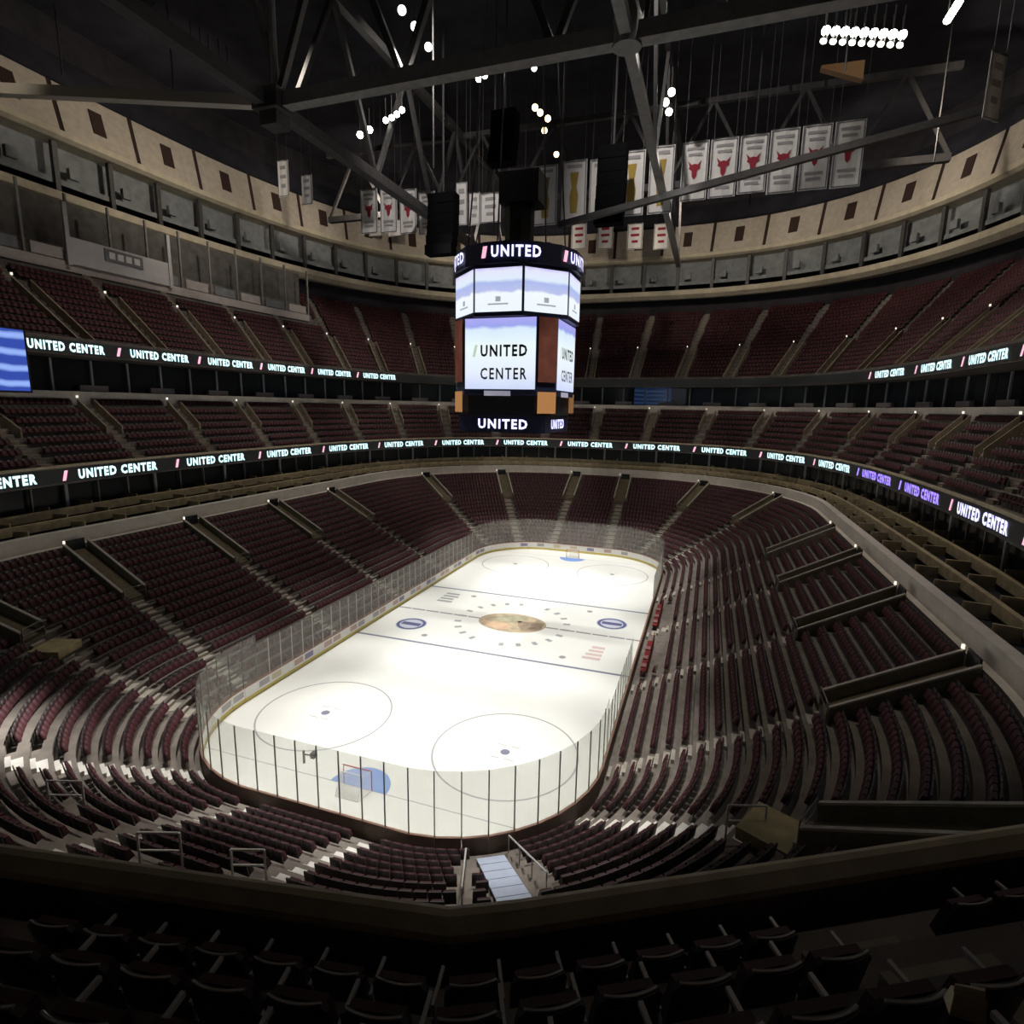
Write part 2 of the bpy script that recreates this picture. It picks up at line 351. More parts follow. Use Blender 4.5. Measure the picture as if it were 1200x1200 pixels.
def seat_stuff(name, seats, label, cat):
    S = np.array(seats); n = len(S); m = len(stuff_v)
    ca, sa = np.cos(S[:, 3]), np.sin(S[:, 3])
    V = np.empty((n, m, 3)); V[:, :, 0] = S[:, 0:1]+stuff_v[:, 0]*ca[:, None]-stuff_v[:, 1]*sa[:, None]; V[:, :, 1] = S[:, 1:2]+stuff_v[:, 0]*sa[:, None]+stuff_v[:, 1]*ca[:, None]; V[:, :, 2] = S[:, 2:3]+stuff_v[:, 2]
    F = (stuff_f[None]+(np.arange(n)*m)[:, None, None]).reshape(-1, 4); nf = len(F)
    me = bpy.data.meshes.new(name); me.vertices.add(n*m); me.vertices.foreach_set('co', V.ravel()); me.loops.add(nf*4); me.loops.foreach_set('vertex_index', F.ravel().astype(np.int32))
    me.polygons.add(nf); me.polygons.foreach_set('loop_start', (np.arange(nf)*4).astype(np.int32)); me.polygons.foreach_set('loop_total', np.full(nf, 4, np.int32))
    me.materials.append(seat_m); me.materials.append(seat_back); me.polygons.foreach_set('material_index', np.tile(FM, n).astype(np.int32)); me.update(calc_edges=True); me.validate()
    o = obj(name, me, None); o['kind'] = 'stuff'; return tag(o, label, cat)
def row_seats(path, stops, half, z, pitch=.53, inset=0.0):
    """seats on one row between aisle positions (arc lengths); returns (x, y, z, rz) with local +y outward"""
    out = []; stops = sorted(stops)
    for a, b in zip(stops, stops[1:]+[stops[0]+path.T]):
        l = b-a-2*half; n = int(l/pitch)
        if n < 1: continue
        for k in range(n):
            x, y, t = path.at(a+half+(l-n*pitch)/2+(k+.5)*pitch); out.append((x, y, z, t+math.pi))
    return out
low = []
VOMS = 10.9
for k in range(N1):
    d = D1+T1*k+.42; P = Path(off(d)); stops = [P.near(*(p+n*d)) for p, n in ainfo]
    low += row_seats(P, stops, .72 if d < VOMS else 1.15, Z1+RS1*k)

def by_landing(s):
    for k, s0 in ((12, 8.4), (14, 8.4), (13, 6.4)):
        p, n = ainfo[k]; r = np.array(s[:2])-p; d = r@n
        if d > s0 and abs(r@np.array([-n[1], n[0]])) < 1.6: return True
    return s[0] > 12.9 and abs(s[1]) < 8.8 and s[0] < 14.9
def bowl_hit(u, v):
    d = ray(u, v); d /= np.linalg.norm(d); t = 5.
    while t < 200:
        p = CAM+d*t; s = math.hypot(max(abs(p[0])-(RA-RR), 0), max(abs(p[1])-(RB-RR), 0))-RR
        h = 0 if s < D1 else Z1+RS1*int((s-D1)/T1)
        if p[2] < h: return p[0], p[1], h
        t += .03
RAILS = []
for uv in ((80, 952), (293, 1036), (872, 984), (190, 1022)):
    q = np.array(bowl_hit(*uv)[:2]); e_ = np.array([math.cos(.33), math.sin(.33)])*.75; RAILS.append((q-e_, q+e_))
for ua, ub in (((541, 1068), (546, 1016)), ((640, 1048), (596, 1000))): RAILS.append((np.array(bowl_hit(*ua)[:2]), np.array(bowl_hit(*ub)[:2])))
def by_rail(s):
    p = np.array(s[:2])
    for a, b in RAILS:
        t_ = min(1, max(0, (p-a)@(b-a)/((b-a)@(b-a))))
        if np.hypot(*(p-a-(b-a)*t_)) < .42: return True
    return False
low = [s for s in low if not by_landing(s) and not by_rail(s)]
# parapet above the lower bowl, loge terrace, glass wall and club deck
par = struct('parapet_wall', loft([(off(17.17), 9.9), (off(17.55), 9.95), (off(17.55), 11.06), (off(18.25), 11.06), (off(18.25), 10.6)]), ledge_m, 'pale parapet wall capping the lower bowl', 'wall')
gw_ = se(36.2, 51.2, 2.845); pr_ = off(18.25)
def mix(t): return pr_*(1-t)+gw_*t
struct('loge_terrace', loft([(mix(0), 10.6), (mix(.30), 10.6), (mix(.30), 11.2), (mix(.62), 11.2), (mix(.62), 11.8), (mix(1), 11.8), (mix(1), 14.3)]), dark_m, 'dark stepped terrace of loge boxes', 'terrace')
for t_, z_ in ((.26, 11.75), (.60, 12.35)):
    struct('trim_%d' % (1 if t_ < .5 else 2), loft([(mix(t_), z_-.7), (mix(t_), z_), (mix(t_+.07), z_), (mix(t_+.07), z_-.7)]), loge_m, 'tan counter running along the loge boxes', 'counter')
lg = Path(mix(.3))
n_l = 70
for i in range(n_l):
    f = int(round(i*NQ*4/n_l)) % (NQ*4)
    for (t0, t1, zt) in ((0, .26, 11.35), (.33, .60, 11.95), (.67, .95, 12.5)):
        a_, b_ = mix(t0)[f], mix(t1)[f]
        if b_[1] < -38: continue
        if np.hypot(*(a_-b_)) < .5: continue
        o = obj('loge_divider', MB().beam((*a_, zt-.3), (*b_, zt-.3), .14, .75), loge_m); o['kind'] = 'structure'
# posts of the glass front below the club deck
pw = se(35.6, 50.4, 2.845); pp = Path(pw); npst = 96
for i in range(npst):
    x, y, a = pp.at(pp.T*i/npst)
    if y < -36: continue
    o = obj('concourse_post', MB().box((x, y, 13.0), (.28 if i % 3 == 0 else .12, .2, 2.9), a), steel_m if i % 3 else mat('pale_post', (.34, .33, .33), .6)); o['kind'] = 'structure'
struct('window_1', loft([(se(35.9, 50.8, 2.845), 11.85), (se(35.9, 50.8, 2.845), 14.35)]), suite_glass)

A2, B2, N2 = 34.02, 48.86, 2.845
NF, FPH = 32, 0.8051*32
def d2(e):                          # the club balcony is built of straight bays
    P = Path(se(A2+e+.1, B2+e+.1, N2)); n = NQ*4; fv = [(i+FPH % 1)/NF for i in range(-1, NF+1)]; vt = [P.at(P.T*f)[:2] for f in fv]
    f = np.arange(n)/n; return np.stack([np.interp(f, fv, [v[k] for v in vt]) for k in (0, 1)], 1)
T2, RS2, E2, Z2, K2 = .85, .8, .6, 15.74, 7
prof = [(se(36.2, 51.2, N2), 14.4), (d2(0), 14.4), (d2(0), 15.90), (d2(-.04), 15.90), (d2(-.04), 15.95), (d2(.02), 15.97), (d2(.14), 15.86), (d2(.14), 15.2), (d2(E2), 15.2)]
for k in range(K2): prof += [(d2(E2+T2*k), Z2+RS2*k), (d2(E2+T2*(k+1)), Z2+RS2*k)]
deck2 = struct('club_seating_tier', loft(prof), mat('club_concrete', (.17, .15, .135), .85, var=.25, scale=1.2), 'stepped club level tier behind the balcony front', 'seating tier')
struct('trim_3', loft([(d2(-.06), 15.80), (d2(-.06), 16.0), (d2(.0), 16.02), (d2(.07), 16.0), (d2(.2), 15.9), (d2(.2), 15.8)]), mat('brown_balcony_cap', (.50, .43, .30), .5, var=.15, scale=2), 'tan cap rail along the club level balcony front', 'rail')
ledge3 = d2(E2+T2*K2)
struct('wall_club_back', loft([(d2(E2+T2*K2), 20.5), (d2(E2+T2*K2), 22.15), (d2(E2+T2*K2+.55), 22.15), (d2(E2+T2*K2+.55), 21.4)]), ledge_m, 'pale ledge behind the club seats', 'ledge')
A4, B4, N4 = 38.0, 53.0, 3.1
def d3(e): return se(A4+e, B4+e, N4)
struct('wall_suites', loft([(d2(E2+T2*K2+.55), 21.7), (d2(E2+T2*K2+2.5), 21.7), (d2(E2+T2*K2+2.5), 25.4)]), dark_m, 'dark back wall of the suite level', 'wall')
struct('window_2', loft([(d2(E2+T2*K2+1.6), 22.0), (d2(E2+T2*K2+1.6), 25.3)]), suite_glass)
sp2 = Path(d2(E2+T2*K2+1.2))
for i in range(84):
    x, y, a = sp2.at(sp2.T*(i+.5)/84)
    if y < -38: continue
    o = obj('suite_post', MB().box((x, y, 23.6), (.2, .16, 3.2), a), mat('pale_post', (.34, .33, .33), .6)); o['kind'] = 'structure'
    if i % 2 == 0 :
        o = obj('suite_counter', MB().box((x, y, 22.5), (3.0, .4, .55), a), pinkish); o['kind'] = 'structure'

# upper deck
T3, RS3, E3, Z3, K3 = .72, .68, 1.0, 26.3, 20
prof = [(d2(E2+T2*K2+2.6), 25.3), (d3(0), 25.3), (d3(0), 26.9), (d3(.25), 26.9), (d3(.25), 26.1), (d3(E3), 26.1)]
for k in range(K3): prof += [(d3(E3+T3*k), Z3+RS3*k), (d3(E3+T3*(k+1)), Z3+RS3*k)]
deck3 = struct('upper_seating_tier', loft(prof), mat('upper_concrete', (.13, .115, .105), .85, var=.25, scale=1.2), 'steep upper level seating tier under the roof ring', 'seating tier')

def deck_aisles(dfun, n, phase, e0, z0, tr, rs, K, parent, m, w_=1.1):
    base = Path(dfun(e0)); fr = [(i+phase)/n for i in range(n)]; pl = [Path(dfun(e0+tr*(k+.5))) for k in range(K)]
    for f in fr:
        b = MB()
        for k in range(K):
            x, y, a = pl[k].at(pl[k].T*f)
            if y < -50: continue
            for h in (0, 1):
                q = (h-.5)*tr*.5; b.box((x+math.sin(a)*q, y-math.cos(a)*q, z0+rs*(k+h*.5-.25)-.10), (w_, tr*.52, rs*.5), a)
        if b.v: obj('aisle_stair', b, m, parent)
    return fr
stair2 = mat('club_stair', (.27, .235, .19), .8, var=.15, scale=2)
F2 = deck_aisles(d2, 32, .22, E2, Z2, T2, RS2, K2, deck2, stair2)
F3 = deck_aisles(d3, 40, .5, E3, Z3, T3, RS3, K3, deck3, mat('upper_stair', (.22, .19, .155), .8, var=.15, scale=2), .9)
club = []
for k in range(K2):
    P = Path(d2(E2+T2*k+.45)); club += row_seats(P, [P.T*f for f in F2], .7 if k < 3 else 1.0, Z2+RS2*k, .56)
upper = []
for k in range(K3):
    P = Path(d3(E3+T3*k+.36)); upper += [s for s in row_seats(P, [P.T*f for f in F3], .6 if k > 8 else 1.0, Z3+RS3*k, .56) if s[1] > -45 and not (k*T3+E3 > 8.9 and s[0] < -30 and s[1] < 32)]

# nearest seats become things of their own
def pix(s):
    v = Vector((s[0], s[1], s[2]+.7))-Vector(CAM); d = v.dot(fwd)
    if d < .8: return None
    return 600+FPX*v.dot(rgt)/d, 600-FPX*v.dot(upv)/d, d
rimP = d2(.1)
def occluded(s):                     # lower bowl seats hidden below the balcony front
    p = pix(s)
    if p is None: return True
    x = p[0]; yr = np.interp(x, [0, 150, 300, 540, 700, 900, 1050, 1200], [1004, 1026, 1050, 1072, 1060, 1032, 1008, 988]); return p[1] > yr+6
def own(seats, n, hid=None):
    sc = []
    for i, s in enumerate(seats):
        p = pix(s)
        if p is None or not (-15 < p[0] < 1215 and -10 < p[1] < 1240) or (hid and hid(s)): continue
        sc.append((p[2], i))
    sc.sort(); return {i for _, i in sc[:n]}
near_ids = own(club, 60); low_ids = own(low, 240, occluded)
def place_seat(s, label, group, arms=True):
    t = thing('folding_chair', label, 'chair', (s[0], s[1], s[2]), s[3], group)
    bk = obj('backrest', me_back2 if arms else me_back, None, t, loc=(0, 0, 0)); obj('seat_pan', me_pan2 if arms else me_pan, None, t, loc=(0, 0, 0))
    if arms:
        obj('armrest', me_arm, None, t, loc=(0, 0, 0)); obj('top_trim', me_trim, None, bk, loc=(0, 0, 0))
# a rounder seat for the close rows
def round_back():
    b = MB(); N = 8; rows = [(.36, .13, .23), (.5, .16, .24), (.72, .2, .245), (.86, .235, .235), (.91, .25, .19)]
    for th in (0, .05):
        for z, y, hw in rows:
            for i in range(N+1):
                u = -1+2*i/N; b.v.append((u*hw, y+.05*(1-u*u)+th-.03, z-(.02*u*u if z > .8 else 0)))
    m = N+1; tot = len(rows)*m
    for r in range(len(rows)-1):
        for i in range(N):
            a = r*m+i; b.f.append((a, a+1, a+m+1, a+m)); b.f.append((tot+a+1, tot+a, tot+a+m, tot+a+m+1))
    for r in range(len(rows)-1):
        a = r*m; b.f.append((a+m, tot+a+m, tot+a, a)); a += N; b.f.append((a, tot+a, tot+a+m, a+m))
    a = (len(rows)-1)*m
    for i in range(N): b.f.append((a+i, a+i+1, tot+a+i+1, tot+a+i)); b.f.append((i+1, i, tot+i, tot+i+1))
    tr = MB()
    for i in range(N):
        p = [Vector((( -1+2*j/N)*.195, .25+.05*(1-(-1+2*j/N)**2)-.005, .915-.02*(-1+2*j/N)**2)) for j in (i, i+1)]; tr.tube(p[0], p[1], .012, 5)
    return b, tr
rb, tr = round_back(); me_back2 = rb.mesh('backrest'); me_back2.materials.append(seat_back); me_trim = tr.mesh('top_trim'); me_trim.materials.append(seat_trim)
pan2 = MB().hexa([(-.22, .02, .42), (.22, .02, .42), (.22, .13, .38), (-.22, .13, .38), (-.20, .13, .84), (.20, .13, .84), (.20, .20, .84), (-.20, .20, .84)]); me_pan2 = pan2.mesh('seat_pan'); me_pan2.materials.append(seat_m)
ORD = ['first', 'second', 'third', 'fourth', 'fifth', 'sixth', 'seventh', 'eighth', 'ninth', 'tenth', 'eleventh', 'twelfth', 'thirteenth', 'fourteenth', 'fifteenth', 'sixteenth', 'seventeenth', 'eighteenth', 'nineteenth', 'twentieth', 'twenty-first', 'twenty-second', 'twenty-third', 'twenty-fourth', 'twenty-fifth', 'twenty-sixth', 'twenty-seventh', 'twenty-eighth', 'twenty-ninth', 'thirtieth', 'next', 'last']
rows_ = {}
for i in near_ids: rows_.setdefault(int(round((club[i][2]-Z2)/RS2)), []).append(i)
for k, ids in rows_.items():
    P = Path(d2(E2+T2*k+.45)); fine = np.linspace(0, P.T, 6001); fx, fy = np.interp(fine, P.L, P.P[:, 0]), np.interp(fine, P.L, P.P[:, 1]); pos = {i: fine[np.hypot(fx-club[i][0], fy-club[i][1]).argmin()]/P.T for i in ids}
    for i in ids:
        fa = min(F2, key=lambda f: abs(f-.8276)); dd = (pos[i]-fa)*P.T; n_ = max(0, int(round((abs(dd)-.98)/.56)))
        place_seat(club[i], 'dark club chair, %s row behind the balcony wall, %s %s the aisle' % (ORD[k], ORD[min(n_, 29)], 'before' if dd < 0 else 'past'), 'club chairs in row %d' % (k+1))
SECT = [(0, 'beside the bright corner treads'), (1, 'in the curve beside the pale guard rail'), (2, 'behind the goal crease'), (3, 'between the white stair and the bluish stair'), (4, 'between the bluish stair and the tan landing'), (5, 'in the curve past the tan landing')]
pcache = {}; AN = ('corner stair of bright treads', 'stair by the pale guard rail', 'stair behind the goal crease', 'white stair', 'bluish stair', 'stair of the tan landing')
AORD = [ainfo[k][0] for k in (12, 13, 8, 10, 15, 14, 0)]; PB = Path(off(0)); AO = [PB.near(*p)/PB.T for p in AORD]
for i, s in enumerate(low):
    if i in low_ids:
        k = int(round((s[2]-Z1)/RS1)); d = D1+T1*k+.42; nn = np.array([-math.sin(s[3]), math.cos(s[3])]); bpt = np.array(s[:2])-nn*d; f = PB.near(*bpt)/PB.T
        sec = sum(1 for a in AO[1:] if f > a); sec = min(max(sec, 0), 5); nm = SECT[sec][1]
        if k not in pcache: P = Path(off(d)); g = np.linspace(0, P.T, 9001); pcache[k] = P, g, np.interp(g, P.L, P.P[:, 0]), np.interp(g, P.L, P.P[:, 1])
        P, g, gx, gy = pcache[k]; ap, an = ainfo[(12, 13, 8, 10, 15, 14)[sec]]; q0 = ap+an*d; l_s, l_a = [g[np.hypot(gx-x, gy-y).argmin()] for x, y in (s[:2], q0)]
        place_seat(s, 'maroon chair, %s row from the ice, %s past the %s' % (ORD[k], ORD[min(29, max(0, int(round((l_s-l_a-.98)/.53))))], AN[sec]), 'lower bowl chairs %s' % nm, False)
seat_stuff('lower_bowl_seats', [s for i, s in enumerate(low) if i not in low_ids], 'rows of maroon folding seats filling the lower bowl around the ice', 'seats')
seat_stuff('club_level_seats', [s for i, s in enumerate(club) if i not in near_ids and (s[1] > -45 or pix(s))], 'rows of maroon seats on the club level above the lower ribbon display', 'seats')
seat_stuff('upper_level_seats', upper, 'rows of maroon seats on the steep upper level', 'seats')

# ------------------------------------------------------------------ vomitories of the lower bowl
def vomitory(p, n, tn, s0, s1, label, lit=True, land=False):
    base = p+n*s0; z0 = Z1+RS1*int((s0-D1)/T1); z1 = Z1+RS1*((s1-D1)/T1)
    t = thing('vomitory', label, 'entrance', (base[0], base[1], z0), 0, 'entrances of the lower bowl')
    for sd in (-1, 1):
        a, b = p+n*s0+tn*sd*.95, p+n*s1+tn*sd*.95
        w = MB().hexa([(*(a-tn*.07), z0-.3), (*(b-tn*.07), z1-.6), (*(b+tn*.07), z1-.6), (*(a+tn*.07), z0-.3), (*(a-tn*.07), z0+.75), (*(b-tn*.07), z1+.75), (*(b+tn*.07), z1+.75), (*(a+tn*.07), z0+.75)])
        wl = obj('side_wall', w, mat('vomitory_wall', (.17, .145, .10), .8, var=.2, scale=1.5), t)
        obj('wall_cap', MB().beam((*a, z0+.80), (*b, z1+.80), .2, .09), conc_step, wl)
    a, b = p+n*s0, p+n*s1
    obj('ramp', MB().hexa([(*(a-tn*.88), z0-.3), (*(b-tn*.88), z1-.5), (*(b+tn*.88), z1-.5), (*(a+tn*.88), z0-.3), (*(a-tn*.88), z0+.12), (*(b-tn*.88), z1+.12), (*(b+tn*.88), z1+.12), (*(a+tn*.88), z0+.12)]), mat('vomitory_floor', (.13, .105, .065), .8, var=.25, scale=2), t)
    c = p+n*(s1+.05); obj('doorway', MB().box((c[0], c[1], z1+.55), (1.4, .1, .9), math.atan2(tn[1], tn[0])), black_m, t)
    if lit:
        c = p+n*(s1-.1)+tn*.95; obj('step_light', MB().box((c[0], c[1], z1+.95), (.12, .12, .22)), step_lamp, t)
    if land:
        c = p+n*(s0-1.25); obj('landing', MB().box((c[0], c[1], z0-.66), (2.1, 1.9, .5), math.atan2(tn[1], tn[0])), mat('tan_landing', (.42, .35, .19), .8, var=.2, scale=1.5), t)
    c = p+n*(s0-.05); b = MB()
    for z in (.55, 1.0): b.tube((*(c-tn*.9), z0+z), (*(c+tn*.9), z0+z), .035)
    for sd in (-1, 1): b.tube((*(c+tn*sd*.9), z0), (*(c+tn*sd*.9), z0+1.0), .035)
    obj('front_rail', b, steel_m, t)
for p, n in ainfo:
    if p[1] < -26 and abs(p[0]) < 12: continue
    tn = np.array([-n[1], n[0]]); side = 'on the bench side' if p[0] > 0 else 'on the side opposite the benches'
    if abs(n[0]) > .99: where = {-21: 'level with the end camera faceoff circles', -10: 'level with the end camera blue line', 1: 'level with centre ice', 12: 'past the farther blue line'}[int(p[1])]
    elif n[1] > .99: where = 'behind the farther goal'
    elif n[1] > 0: where = 'in far corner near goal' if n[1] > .7 else 'in far corner near side'
    else: where = 'in the curved corner by the balcony'
    vomitory(p, n, tn, 11.1, 17.0, 'walled stair entrance %s, %s' % (where, side), land=n[1] < -.1)
p, n = ainfo[13]; vomitory(p, n, np.array([-n[1], n[0]]), 9.2, 14.5, 'walled stair entrance beneath the balcony, by the pale guard rail')
def deck_vomitory(dfun, fr, e0, z0, tr, rs, rows, label, group):
    q = -1
    for f in sorted(fr, key=lambda f: (f+.35) % 1):
        P0, P1 = Path(dfun(e0+.1)), Path(dfun(e0+tr*rows)); x0, y0, a = P0.at(P0.T*f); x1, y1, a1 = P1.at(P1.T*f)
        if y0 < -34: continue
        q += 1; t = thing('vomitory', label % ORD[q], 'entrance', (x0, y0, z0), 0, group); tv = np.array([math.cos(a), math.sin(a)])
        for sd in (-1, 1):
            A_, B_ = np.array([x0, y0])+tv*sd*.8, np.array([x1, y1])+tv*sd*.8; w_ = tv*.07; h0, h1 = z0+.75, z0+rs*rows+.75
            obj('side_wall', MB().hexa([(*(A_-w_), h0-.9), (*(B_-w_), h1-.9), (*(B_+w_), h1-.9), (*(A_+w_), h0-.9), (*(A_-w_), h0), (*(B_-w_), h1), (*(B_+w_), h1), (*(A_+w_), h0)]), mat('deck_vomitory_wall', (.30, .25, .18), .8, var=.2, scale=1.5), t)
        obj('step_light', MB().box((x1+tv[0]*.8, y1+tv[1]*.8, z0+rs*rows+.95), (.14, .14, .22)), step_lamp, t)
deck_vomitory(d3, F3, E3, Z3, T3, RS3, 8, 'small walled stair entrance in the upper seats, %s along from the bench-side balcony', 'entrances of the upper seats')
deck_vomitory(d2, F2, E2+T2*3, Z2+RS2*3, T2, RS2, 3.2, 'small walled stair entrance in the club seats, %s along from the bench-side balcony', 'entrances of the club seats')
# guard rails where the near stairs surface
def guard(name_lab, uv, s_, wd, hgt, yaw, face=.0):
    x, y, z = s_; t = thing('guard_rail', name_lab, 'railing', (x, y, z), yaw)
    b = MB()
    for sx in (-1, 1): obj('upright', MB().tube((sx*wd/2, 0, 0), (sx*wd/2, 0, hgt), .045), white_rail, t, loc=(0, 0, 0))
    obj('top_rail', MB().tube((-wd/2, 0, hgt), (wd/2, 0, hgt), .045), white_rail, t, loc=(0, 0, 0)); obj('mid_rail', MB().tube((-wd/2, 0, hgt*.55), (wd/2, 0, hgt*.55), .04), white_rail, t, loc=(0, 0, 0))
for lab, uv, w_, h_ in (('pale steel guard rail above the maroon seats by the left corner entrance', (80, 952), 1.5, 1.5), ('pale steel guard rail at the head of the white stair', (293, 1036), 1.2, 1.4),
                        ('pale steel guard rail beside the brown entrance of the curved corner seats', (872, 984), 1.5, 1.5), ('thin pale guard rail close to the balcony front', (190, 1022), 1.5, 1.6)):
    q = bowl_hit(*uv); yw = math.atan2(cam.location.x*0+math.sin(-.326+math.pi/2), 1)*0+.32; guard(lab, uv, q, w_, h_, -.0 if 0 else .33)
for lab, uva, uvb in (('tall pale handrail beside the bluish stair', (541, 1068), (546, 1016)), ('pale handrail on the far edge of the bluish stair', (640, 1048), (596, 1000))):
    a, b_ = Vector(bowl_hit(*uva)), Vector(bowl_hit(*uvb)); t = thing('handrail', lab, 'railing', a)
    m_ = MB()
    for k in range(4):
        q = a.lerp(b_, k/3); obj('upright', MB().tube(q, q+Vector((0, 0, .95)), .03, 6), white_rail, t)
    obj('top_rail', MB().tube(a+Vector((0, 0, .95)), b_+Vector((0, 0, .95)), .04, 6), white_rail, t)

pa, na = ainfo[15]; ta = np.array([-na[1], na[0]]); z_of = lambda s_: Z1+RS1*(s_-D1)/T1
c0 = pa+na*1.2; t = thing('stair_cover', 'pale bluish sheet laid over the stair facing the end glass', 'cover', (c0[0], c0[1], .3))
for k in range(7):
    s0, s1 = 1.25+1.0*k, 2.2+1.0*k; a, b_ = pa+na*s0, pa+na*s1
    lo_ = [(*(a-ta*.64), z_of(s0)+.10), (*(b_-ta*.64), z_of(s1)+.10), (*(b_+ta*.64), z_of(s1)+.10), (*(a+ta*.64), z_of(s0)+.10)]
    obj('cover_panel', MB().hexa(lo_+[(x, y, z+.05) for x, y, z in lo_]), mat('bluish_cover', (.50, .57, .74), .6, var=.06, scale=2), t)
# players' benches on the right side
for i, (y, lab) in enumerate(((-5.2, 'red padded bench and cloths behind the boards near the blue line'), (5.2, 'red and pink covered bench behind the boards beside dark railings'))):
    t = thing('players_bench', lab, 'bench', (13.75, y, .45))
    obj('seat_plank', MB().box((13.8, y, .93), (.45, 6.5, .08)), mat('bench_red_seat', (.20, .02, .02), .6), t)
    for yy in (-3, 0, 3): obj('leg', MB().box((13.8, y+yy, .68), (.35, .1, .5)), steel_dk, t)
    obj('back_panel', MB().box((14.12, y, 1.35), (.06, 6.5, 1.0)), mat('bench_red_panel', (.16, .02, .02), .6, var=.3, scale=.7), t)
    for yy in (-2.2, -.6, 1.4): obj('towel', MB().box((13.78, y+yy, 1.015), (.4, .7, .09)), mat('pink_towel', (.30, .14, .14), .8), t)

# ------------------------------------------------------------------ LED ribbons
def ribbon(name, dfun, e, z0, z1, centres, wd, ht, zc, label, colours, sel=None):
    P = Path(dfun(e)); pts = dfun(e); t = thing(name, label, 'ribbon display', (0, 0, z0))
    obj('display_panel', loft([(dfun(e), z0), (dfun(e), z1)], sel=sel), led_panel, t)
    ins = Path(dfun(e-.03))
    def bend(v, f, c, w_, m, nm):
        sc_ = ins.T/P.T; b = MB()
        for x, y in v:
            X, Y, a = ins.at((c-(x-.5)*w_)*sc_); b.v.append((X, Y, zc+(y-.5)*ht))
        b.f = f; obj(nm, b, m, t)
    v, f = text_mesh('UNITED CENTER', .05)
    for c, key in centres:
        m1, m2 = colours[key]; bend(v, f, c, wd, m1, 'lettering')
        bend(np.array([(0, 0), (.55, 0), (1, 1), (.45, 1)]), [(0, 1, 2, 3)], c+wd/2+1.2, .55, m2, 'slanted_mark')
TL = Path(d2(-.05)).T
cs = [(153.3/278.586*TL-k*TL/24, 'p' if k in (12, 13) else 'l' if k in (14, 15) else 'w') for k in range(-3, 17)]
COL = {'w': (led_white, led_pink), 'p': (led_purple, led_purple), 'l': (led_lilac, led_pink)}
ribbon('ribbon_display', d2, -.05, 14.55, 15.7, cs, 8.0, .84, 15.13, 'lower ribbon display with lit white lettering along the club balcony front', COL)
TU = Path(d3(-.05)).T; kU = TU/309.66
cu_ = [(169.4-9.55*k, 'w') for k in range(-2, 6)]+[(26.1, 'w'), (15.2, 'w'), (4.8, 'w'), (-5.4, 'w')]
ribbon('ribbon_display', d3, -.05, 25.45, 26.6, [(c*kU, q) for c, q in cu_], 6.9, .82, 26.0, 'upper ribbon display with lit white lettering under the steep upper seats', COL)

# blue video screens
def screen_mat(name, base, hi, scale, strength):
    m = bpy.data.materials.new(name); m.use_nodes = True; nt = m.node_tree; b = nt.nodes['Principled BSDF']
    tc = nt.nodes.new('ShaderNodeTexCoord'); wv = nt.nodes.new('ShaderNodeTexWave'); wv.bands_direction = 'Z'; wv.inputs['Scale'].default_value = scale; wv.inputs['Distortion'].default_value = 1.5
    r = nt.nodes.new('ShaderNodeValToRGB'); r.color_ramp.elements[0].color = (*base, 1); r.color_ramp.elements[1].color = (*hi, 1); r.color_ramp.elements[0].position = .45; r.color_ramp.elements[1].position = .95
    nt.links.new(tc.outputs['Generated'], wv.inputs[0]); nt.links.new(wv.outputs[1], r.inputs[0]); nt.links.new(r.outputs[0], b.inputs['Emission Color']); b.inputs['Emission Strength'].default_value = strength; b.inputs['Base Color'].default_value = (.01, .01, .02, 1)
    return m
blue_scr = screen_mat('blue_screen', (.03, .07, .40), (.30, .45, .95), 1.2, 1.0)
blue_dim = screen_mat('blue_screen_dim', (.02, .05, .16), (.08, .16, .35), 1.5, .8)
def vscreen(ring, u0, u1, z0, z1, label, m):
    P = Path(ring); best = None
    for k in range(800):
        x, y, a = P.at(P.T*k/800)
        if y < -40: continue
        p = pix((x, y, (z0+z1)/2-.7))
        if p and abs(p[0]-(u0+u1)/2) < 3 and p[1] < 560: best = (x, y, a, p[2]); break
    x, y, a, d = best; wd = (u1-u0)*d/FPX; t = thing('video_screen', label, 'screen', (x, y, z0), a)
    obj('housing', MB().box((0, .25, (z1-z0)/2), (wd+.4, .3, z1-z0+.3)), black_m, t, loc=(0, 0, 0)); obj('display', MB().box((0, .42, (z1-z0)/2), (wd, .05, z1-z0)), m, t, loc=(0, 0, 0))
vscreen(d3(-.3), -22, 28, 22.0, 26.9, 'bright blue video screen beside the upper ribbon lettering', blue_scr)
vscreen(d2(8.6), 743, 785, 22.2, 25.6, 'dim blue video screen in the suite level at the far corner', blue_dim)

# ------------------------------------------------------------------ upper ring: ledge, storey, beige panels, roof
def d5(e): return se(52+e, 67+e, 2.75)
struct('wall_outer', loft([(d5(3.5), 36), (d5(3.5), 50), (d5(4), 64)]), dark_m, 'dark outer wall behind the upper seats', 'wall')
struct('upper_ledge', loft([(d5(3.4), 42.7), (d5(.8), 42.4), (d5(0), 43.0), (d5(0), 43.85), (d5(.6), 43.85), (d5(.6), 43.4), (d5(3.4), 43.4)]), mat('tan_ledge', (.42, .37, .28), .75, var=.12, scale=1), 'pale ledge ring above the upper seats', 'ledge')
struct('upper_walkway', loft([(d5(1.2), 44.9), (d5(1.2), 45.5), (d5(2.4), 45.5), (d5(2.4), 49.6)]), bluegrey, 'grey walkway wall ring above the pale ledge', 'wall')
struct('panel_ledge', loft([(d5(2.4), 49.2), (d5(.4), 49.3), (d5(-.2), 49.6), (d5(-.2), 50.2), (d5(.3), 50.2)]), mat('tan_ledge', (.42, .37, .28)), 'narrow ledge ring below the beige panels', 'ledge')
wp = Path(d5(1.1)); 
